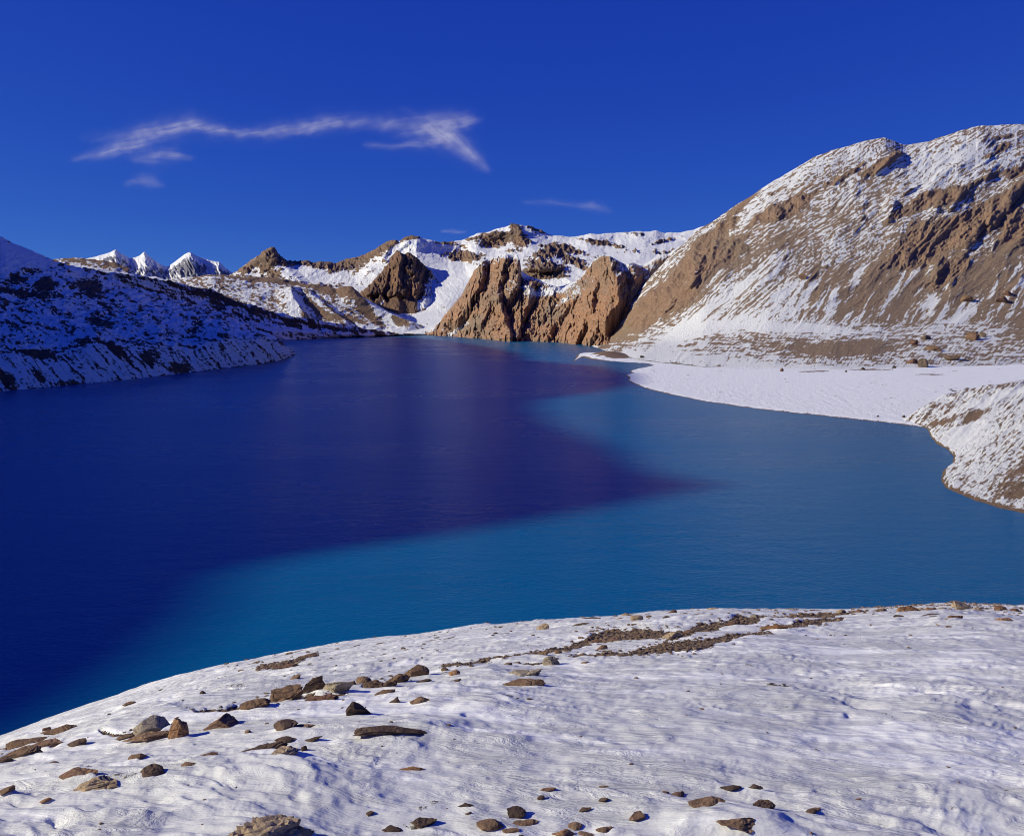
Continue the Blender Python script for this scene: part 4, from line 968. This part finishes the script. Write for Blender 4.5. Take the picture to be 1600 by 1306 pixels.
def rock_shape(shape, seed, level):
    """unit rock: x, y within about -1..1"""
    rs = np.random.RandomState(seed)
    U = ICO[level][0]
    V = U.copy()
    ncut = {'dome': 12, 'craggy': 20, 'block': 9, 'wedge': 9, 'slab': 13, 'spire': 10, 'arch': 8}[shape]
    for _ in range(ncut):
        nrm = rs.normal(size=3); nrm[2] *= 0.8; nrm /= np.linalg.norm(nrm)
        lim = rs.uniform(0.34, 0.70) if shape != 'dome' else rs.uniform(0.62, 0.88)
        dd = V @ nrm
        V -= nrm * np.clip(dd - lim, 0, None)[:, None]
    V /= np.abs(V).max(0)
    if shape == 'spire':
        k = np.clip((V[:, 2] + 0.3) / 1.3, 0, 1)
        V[:, 0] = V[:, 0] * (1 - 0.78 * k) + 0.55 * k; V[:, 1] *= (1 - 0.5 * k)
    if shape == 'wedge':
        V[:, 2] *= np.clip(0.7 + 0.4 * V[:, 0], 0.15, 1)
    if shape == 'slab':
        V[:, 2] *= np.clip(0.8 + 0.25 * V[:, 0] + 0.22 * np.sin(V[:, 0] * 4.5 + seed), 0.2, 1.2)
        V[:, 1] *= 1 - 0.3 * np.abs(V[:, 0])
    if shape == 'arch':
        V[:, 2] = V[:, 2] * 0.35 + 0.65 - 0.9 * np.abs(V[:, 0] + .1) ** 1.6
    # broken relief: chips, beds and ribs
    rough = {'dome': 0.5, 'craggy': 1.6, 'block': 0.8, 'wedge': 0.8, 'slab': 1.2, 'spire': 0.9, 'arch': 1.0}[shape]
    sd1 = seed % 83
    rg = (np.abs(n3(V, 2.3, sd1)) + 0.5 * np.abs(n3(V, 4.9, sd1 + 4)) + 0.25 * np.abs(n3(V, 10.0, sd1 + 8)))
    bed = V[:, 2] * 5.0 + 1.6 * V[:, 0] + 0.8 * n3(V, 1.3, sd1 + 9)
    st_ = bed - np.floor(bed)
    V = V + U * (0.85 * rough * (0.12 - 0.16 * rg + 0.07 * (st_ ** 2 - 0.4)))[:, None]
    return V
def make_rock(name, shape, seed, w, dpt, hgt, loc, mat, level, rot=0.0, sink=0.35, tilt=0.0):
    """w, hgt: size of what shows above the ground"""
    V = rock_shape(shape, seed, level)
    c, s = math.cos(rot), math.sin(rot)
    x, y = V[:, 0] * c - V[:, 1] * s * 0.6, V[:, 0] * s * 0.6 + V[:, 1] * c
    z = V[:, 2] + tilt * x
    z = (z - np.quantile(z, sink)); z = z / z.max()
    vis = z > 0.08
    x = (x - 0.5 * (x[vis].max() + x[vis].min())) / (0.5 * (x[vis].max() - x[vis].min()))
    y = y / np.abs(y[vis]).max()
    Q_ = np.stack([x * w / 2, y * dpt / 2, z * hgt], -1)
    me = bpy.data.meshes.new(name)
    me.from_pydata(Q_.tolist(), [], ICO[level][1])
    me.materials.append(mat)
    o = bpy.data.objects.new(name, me); COL.objects.link(o)
    o.location = loc
    return o

TONE = {'b': 'brown', 'd': 'dark', 'r': 'reddish brown', 'o': 'orange-brown', 't': 'tan', 'g': 'grey'}
SHAPE = {'dome': 'rounded', 'craggy': 'crumbly', 'block': 'blocky', 'wedge': 'wedge-shaped', 'slab': 'flat', 'spire': 'pointed', 'arch': 'arched'}
LAND = [(413, 1300, 'cut-off tan boulder'), (777, 1306, 'broad low bottom boulder'), (240, 1145, 'grey domed slab'), (352, 1138, 'reddish wedge'), (491, 1080, 'dark pointed rock'), (558, 1120, 'dark upright block'), (600, 1155, 'long arched slab'),
        (441, 1192, 'craggy tan stone'), (819, 1058, 'two flat slabs'), (861, 1026, 'smooth grey boulder'), (650, 1046, 'highest left rubble slab'), (1502, 950, 'largest crest boulder'), (1190, 1250, 'dark jagged rock'), (158, 1230, 'tan blocky-ended slab'), (124, 1172, 'dark wedge stone'), (991, 1267, 'crumbly brown lump'), (1418, 952, 'long orange crest rock'), (1208, 980, 'orange-brown band slab'), (1050, 990, 'tan slab between the bands'), (656, 1098, 'flat brown stone'), (848, 978, 'lone tan wedge stone')]
used = set(r[6] for r in ROCK if r[6])
def auto_label(rx, rpy, rw, tn, shp):
    L = sorted(LAND, key=lambda l: (l[0] - rx) ** 2 + (2.0 * (l[1] - rpy)) ** 2)
    size = 'tiny' if rw < 13 else 'small' if rw < 22 else 'medium' if rw < 36 else 'long'
    for l in L[:4]:
        dx, dy = rx - l[0], rpy - l[1]
        if abs(dx) < 22: where = 'right below' if dy > 0 else 'right above'
        else:
            where = ('right of' if dx > 0 else 'left of') if abs(dy) < 14 else (('below and ' if dy > 0 else 'above and ') + ('right of' if dx > 0 else 'left of'))
        lab = '%s %s %s stone %s the %s' % (size, SHAPE[shp], TONE[tn], where, l[2])
        if lab not in used:
            used.add(lab); return lab
    lab = '%s, nearer the water' % lab
    used.add(lab); return lab
def ground_z(j, i): return FG[j, i]
for k, (rx, rpy, rw, rh, tn, shp, lb) in enumerate(ROCK):
    j, i, mp = rock_xyz[k]
    p0 = FG[j, i].copy()
    w = rw * mp * 1.04; hgt = rh * mp * 0.8
    dpt = w * {'slab': 0.55, 'arch': 0.3, 'dome': 0.8, 'craggy': 0.75, 'block': 0.8, 'wedge': 0.7, 'spire': 0.55}[shp]
    dpt = min(dpt, 2.2 * hgt + 0.05)
    p0[2] -= 0.02 * hgt
    lvl = 5 if rw > 100 else 4 if rw > 34 else 3
    slope = 0.05 if rx > 1000 else (0.9 * rw * 0.22 / max(rh, 6))
    o = make_rock('boulder' if rw > 45 else 'rock', shp, 300 + k * 7, w, dpt, hgt, p0, RM[tn], lvl, rot=random.Random(k).uniform(-0.35, 0.5), tilt=min(slope, 0.7) if shp in ('slab', 'craggy', 'wedge') and rpy < 1260 else 0)
    tag(o, lb or auto_label(rx, rpy, rw, tn, shp), 'rock', 'rocks scattered on the snowy foreground')

# small stones in the rubble bands
rs = np.random.RandomState(5)
allV, allF, off, matid = [], [], 0, []
V0, F0 = ICO[2]
F0 = np.array(F0)
jj0 = 14; jj1 = 14 + NV - 60
cand_j = rs.randint(jj0, jj1, 260000); cand_i = rs.randint(0, NU, 260000)
bmc = bm[cand_j, cand_i]; byc = by[cand_j, cand_i]
crest_c = np.interp(bx[cand_j, cand_i], fpx, cpy)
pr = np.where(bmc > 0.0, 1.0, np.where(bmc > -0.6, 0.22, np.where(bmc > -1.8, 0.03, 0.0)))
near_crest = (byc - crest_c < 40) & (bx[cand_j, cand_i] > 350)
pr = np.maximum(pr, np.where(near_crest, 0.014 + 0.22 * (bx[cand_j, cand_i] > 1340) * (byc - crest_c < 9) + 0.03 * (fsn[cand_j, cand_i] < 0.1), 0.0020))
keep = (rs.rand(len(pr)) < pr) & (bx[cand_j, cand_i] > -60) & (bx[cand_j, cand_i] < 1660)
cj, ci = cand_j[keep], cand_i[keep]
sel = rs.permutation(len(cj))[:8500]
var = [rock_shape(s_, 900 + q_, 2) for q_, s_ in enumerate(['craggy', 'block', 'dome', 'slab', 'wedge', 'craggy'])]
for a_ in sel:
    j, i = cj[a_], ci[a_]
    mp = bdep[j, i] / F
    sz = mp * (1.2 + 6.0 * rs.rand() ** 3.2)
    V = var[rs.randint(6)]
    an = rs.rand() * 6.28; c, s = math.cos(an), math.sin(an)
    V = np.stack([V[:, 0] * c - V[:, 1] * s, V[:, 0] * s + V[:, 1] * c, V[:, 2] * rs.uniform(0.45, 0.8)], -1) * sz * 0.5
    V[:, 0] *= rs.uniform(1, 1.5)
    p0 = FG[j, i] + np.array([0, 0, 0.1 * sz])
    allV.append(V + p0); allF.append(F0 + off); off += len(V)
    matid += [rs.randint(4)] * len(F0)
allV = np.concatenate(allV); allF = np.concatenate(allF)
me = bpy.data.meshes.new('rubble')
me.from_pydata(allV.tolist(), [], allF.tolist())
n = N('rubble_stone')
tc = n.pos()
colr = n.ramp(n.noise(2.3, 4, 0.7, tc), [(0.3, (0.09, 0.06, 0.043)), (0.45, (0.15, 0.10, 0.068)), (0.58, (0.21, 0.145, 0.10)), (0.7, (0.27, 0.19, 0.13))])
rub = n.finish(n.principled(colr, 0.9, n.bump(n.noise(25, 4, 0.7, tc), 0.02, 0.8), 0.2))
me.materials.append(rub)
me.polygons.foreach_set('material_index', np.zeros(len(allF), dtype=np.int32))
o = bpy.data.objects.new('rubble', me); COL.objects.link(o)
tag(o, 'brown gravel and small stones strewn in bands across the snow', 'gravel', kind='stuff')

# boulders at the foot of the scree mountain and on the delta
FAR = [(1443, 571, 17, 13, 't', 'block', 'large tan boulder at the foot of the scree slope, casting a dark shadow'), (1428, 566, 18, 8, 'r', 'dome', 'reddish boulder touching the left side of the large tan boulder'),
       (1430, 537, 13, 8, 'r', 'dome', 'red-brown boulder on the scree above the reddish foot boulder'), (1520, 528, 22, 12, 'o', 'dome', 'large rounded orange-brown boulder high on the right scree'), (1536, 524, 10, 8, 't', 'block', 'small tan block right of the large rounded scree boulder'),
       (1446, 528, 16, 6, 'b', 'dome', 'low brown boulder above and right of the red-brown boulder'), (1510, 468, 18, 9, 'o', 'wedge', 'orange-brown boulder below the crags on the right'), (1563, 470, 18, 8, 'r', 'wedge', 'red-brown boulder right of the orange one below the crags'),
       (1574, 460, 12, 8, 'r', 'block', 'small block above the red-brown boulder below the crags'), (1460, 546, 22, 8, 'o', 'dome', 'broad orange-brown boulder between the foot boulder and the scree boulders'), (1488, 560, 24, 8, 'b', 'craggy', 'crumbly brown outcrop right of the large tan foot boulder'),
       (1223, 579, 6, 5, 'r', 'dome', 'small dark stone at the left of the flat snowy shore'), (1348, 576.5, 7, 4, 'd', 'dome', 'small reddish stone on the snow flat below the brown patch'), (1398, 574, 6, 4, 'd', 'dome', 'small dark stone at the edge of the flat, left of the tan boulder'), (1323, 580, 3.5, 3, 'd', 'dome', 'tiny dark stone standing alone on the snow flat'),
       (1002, 557, 7, 3.5, 'd', 'dome', 'small dark stone on the snow beside the spit'), (1252, 434, 12, 8, 'o', 'wedge', 'orange-brown stone in the snowy middle of the scree'), (1005, 556, 4, 3, 'd', 'dome', ''),
       (1370, 650, 4, 3, 'd', 'dome', 'tiny dark stone near the water on the snow flat'), (1411, 651, 5, 4, 'd', 'dome', 'small dark stone at the tip of the rubble spur')]
fp, fpy_, fd = project(Q2)   # spur grid, only for reference
SCREE = bpy.data.objects['scree_mountain'].data
sv = np.empty(len(SCREE.vertices) * 3, np.float32); SCREE.vertices.foreach_get('co', sv); sv = sv.reshape(-1, 3).astype(float)
spx, spy, sdp = project(sv)
dv = np.empty(G.size, float); gpx, gpy, gdp = project(G.reshape(-1, 3))
def hit(px, py):
    ok = (np.abs(spx - px) < 2.2) & (np.abs(spy - py) < 2.2)
    best = None
    if ok.any():
        k = np.where(ok)[0]; best = sv[k[np.argmin(sdp[k])]]
    ok2 = (np.abs(gpx - px) < 2.2) & (np.abs(gpy - py) < 1.5)
    if ok2.any():
        k = np.where(ok2)[0]; c = G.reshape(-1, 3)[k[np.argmin(gdp[k])]]
        if best is None or c[1] < best[1]: best = c
    return best
for k, (rx, rpy, rw, rh, tn, shp, lb) in enumerate(FAR):
    if not lb: continue
    p0 = hit(rx, rpy)
    if p0 is None: continue
    mp = p0[1] / F
    if rw > 10 and shp != 'wedge': shp = 'craggy' if shp == 'dome' else shp
    m_ = {'t': 'tan_boulder_far', 'o': 'orange_boulder_far', 'r': 'red_boulder_far', 'b': 'brown_boulder_far', 'd': 'dark_boulder_far'}[tn]
    if m_ not in bpy.data.materials:
        base_c = {'t': (0.27, 0.20, 0.13), 'o': (0.27, 0.165, 0.10), 'r': (0.23, 0.13, 0.09), 'b': (0.23, 0.155, 0.10), 'd': (0.11, 0.075, 0.055)}[tn]
        nn = N(m_); cc = nn.mix(nn.smooth(nn.noise(0.25, 5, 0.7), 0.4, 0.6), (*base_c, 1), (*[v_ * 0.6 for v_ in base_c], 1))
        nn.finish(nn.principled(cc, 0.9, nn.bump(nn.noise(0.6, 5, 0.7), 1.5, 0.8), 0.15))
    hgt = rh * mp * 1.1
    o = make_rock('boulder', shp, 700 + k * 5, rw * mp, rw * mp * 0.8, hgt, p0 - np.array([0, 0, 0.1 * hgt]), bpy.data.materials[m_], 3, rot=k * 0.7, sink=0.25)
    tag(o, lb, 'boulder', 'boulders below the scree mountain')

# ================================================================== CLOUDS
def cloud_material():
    n = N('cirrus')
    dns = n.attr('wisp')
    d1 = n.new('ShaderNodeBsdfDiffuse'); d1.inputs[0].default_value = (0.95, 0.95, 0.95, 1)
    t1 = n.new('ShaderNodeBsdfTranslucent'); t1.inputs[0].default_value = (0.95, 0.95, 0.95, 1)
    m1 = n.new('ShaderNodeMixShader'); m1.inputs[0].default_value = 0.6
    n.link(d1.outputs[0], m1.inputs[1]); n.link(t1.outputs[0], m1.inputs[2])
    tr = n.new('ShaderNodeBsdfTransparent')
    m2 = n.new('ShaderNodeMixShader')
    n.link(n.math('MULTIPLY', dns, 1.0, clamp=True), m2.inputs[0])
    n.link(tr.outputs[0], m2.inputs[1]); n.link(m1.outputs[0], m2.inputs[2])
    return n.finish(m2.outputs[0])
CM = cloud_material()
def cloud(label, box, strokes, seed, z0):
    """strokes: (polyline, widths, densities, direction of the fibres)"""
    x0, x1, y0, y1 = box
    nu, nv = int((x1 - x0) / 1.6), int((y1 - y0) / 1.2)
    PX, PY = np.meshgrid(np.linspace(x0, x1, nu), np.linspace(y0, y1, nv))
    dn = np.zeros_like(PX)
    for ln, wd, ds, deg in strokes:
        a = np.array(ln, float)
        al_, ac_ = axes(PX, PY, deg)
        wx = 7 * fbm(al_ / 90, ac_ / 30, 4, seed) ; wy = 5 * fbm(al_ / 80, ac_ / 26, 4, seed + 3)
        X_, Y_ = PX + wx, PY + wy
        best = np.full(PX.shape, 9.0); val = np.zeros_like(PX)
        for k in range(len(a) - 1):
            ab = a[k + 1] - a[k]
            t = np.clip(((X_ - a[k, 0]) * ab[0] + (Y_ - a[k, 1]) * ab[1]) / (ab @ ab), 0, 1)
            dist_ = np.hypot(X_ - a[k, 0] - t * ab[0], Y_ - a[k, 1] - t * ab[1]) / (wd[k] * (1 - t) + wd[k + 1] * t)
            dens_ = ds[k] * (1 - t) + ds[k + 1] * t
            m = dist_ < best
            best = np.where(m, dist_, best); val = np.where(m, dens_, val)
        fib = 1.0 + 0.75 * fbm(al_ / 110, ac_ / 5.0, 3, seed + 7, .5) + 0.3 * fbm(PX / 26, PY / 14, 3, seed + 9)
        dn = dn + 0.68 * val * (0.75 * np.exp(-(best * 1.35) ** 2) + 0.35 * np.exp(-(best * 0.75) ** 2)) * np.clip(fib, 0.05, 2)
    fade = np.minimum.reduce([sstep(0, 14, PX - x0), sstep(0, 14, x1 - PX), sstep(0, 8, PY - y0), sstep(0, 8, y1 - PY)])
    dn = np.clip(dn * fade, 0, 1)
    Q_ = world_z(PX, PY, z0)
    Q_[..., 2] += 60 * fbm(PX / 60, PY / 30, 3, seed)
    o_ = grid_mesh('cirrus_cloud', Q_, {'wisp': dn}, CM, kind=None)
    tag(o_, label, 'cloud', 'thin cirrus clouds')
cloud('long thin white cirrus streak with a forked tail across the blue sky', (90, 800, 150, 290), [
    ([(118, 247), (160, 240), (200, 228), (225, 212), (260, 203), (300, 194), (330, 202), (370, 208), (420, 207), (470, 199), (520, 192), (570, 189), (610, 194)], [5, 7, 12, 14, 13, 11, 10, 8, 8, 9, 11, 10, 12], [.12, .3, .42, .42, .42, .45, .36, .34, .36, .36, .34, .22, .10], -12),
    ([(600, 192), (650, 200), (690, 196), (730, 190), (750, 188)], [10, 14, 15, 10, 6], [.12, .3, .38, .34, .1], -8),
    ([(670, 200), (700, 215), (725, 232), (745, 250), (762, 263)], [12, 14, 12, 9, 5], [.25, .4, .4, .3, .15], 42),
    ([(570, 226), (620, 229), (660, 226), (700, 215)], [4, 6, 8, 10], [.1, .2, .25, .25], 2), ([(630, 172), (660, 182), (700, 190)], [5, 6, 8], [.03, .1, .12], 12),
    ([(130, 212), (170, 216), (210, 212)], [6, 9, 9], [.02, .07, .05], -4)], 301, 2600)
cloud('short feathery cirrus patch just under the left end of the long streak', (185, 345, 225, 275), [([(210, 250), (240, 245), (270, 241), (300, 246)], [5, 9, 9, 5], [.15, .32, .34, .1], 4)], 311, 2450)
cloud('small faint cirrus tuft, lowest of the wisps at left', (180, 280, 262, 305), [([(198, 288), (220, 280), (236, 282), (255, 288)], [5, 9, 9, 5], [.1, .24, .2, .05], 15)], 321, 2350)
cloud('faint thin cirrus wisp above the middle mountains', (800, 980, 300, 340), [([(820, 318), (860, 316), (900, 320), (925, 322), (955, 331)], [4, 5, 4, 5, 3], [.05, .10, .1, .2, .06], 10)], 331, 2300)
cloud('tiny cloud wisp just above the left shoulder of the central summit', (680, 742, 350, 369), [([(692, 360.5), (708, 360), (726, 361.5)], [2, 3, 2], [.25, .35, .15], 3)], 341, 2000)
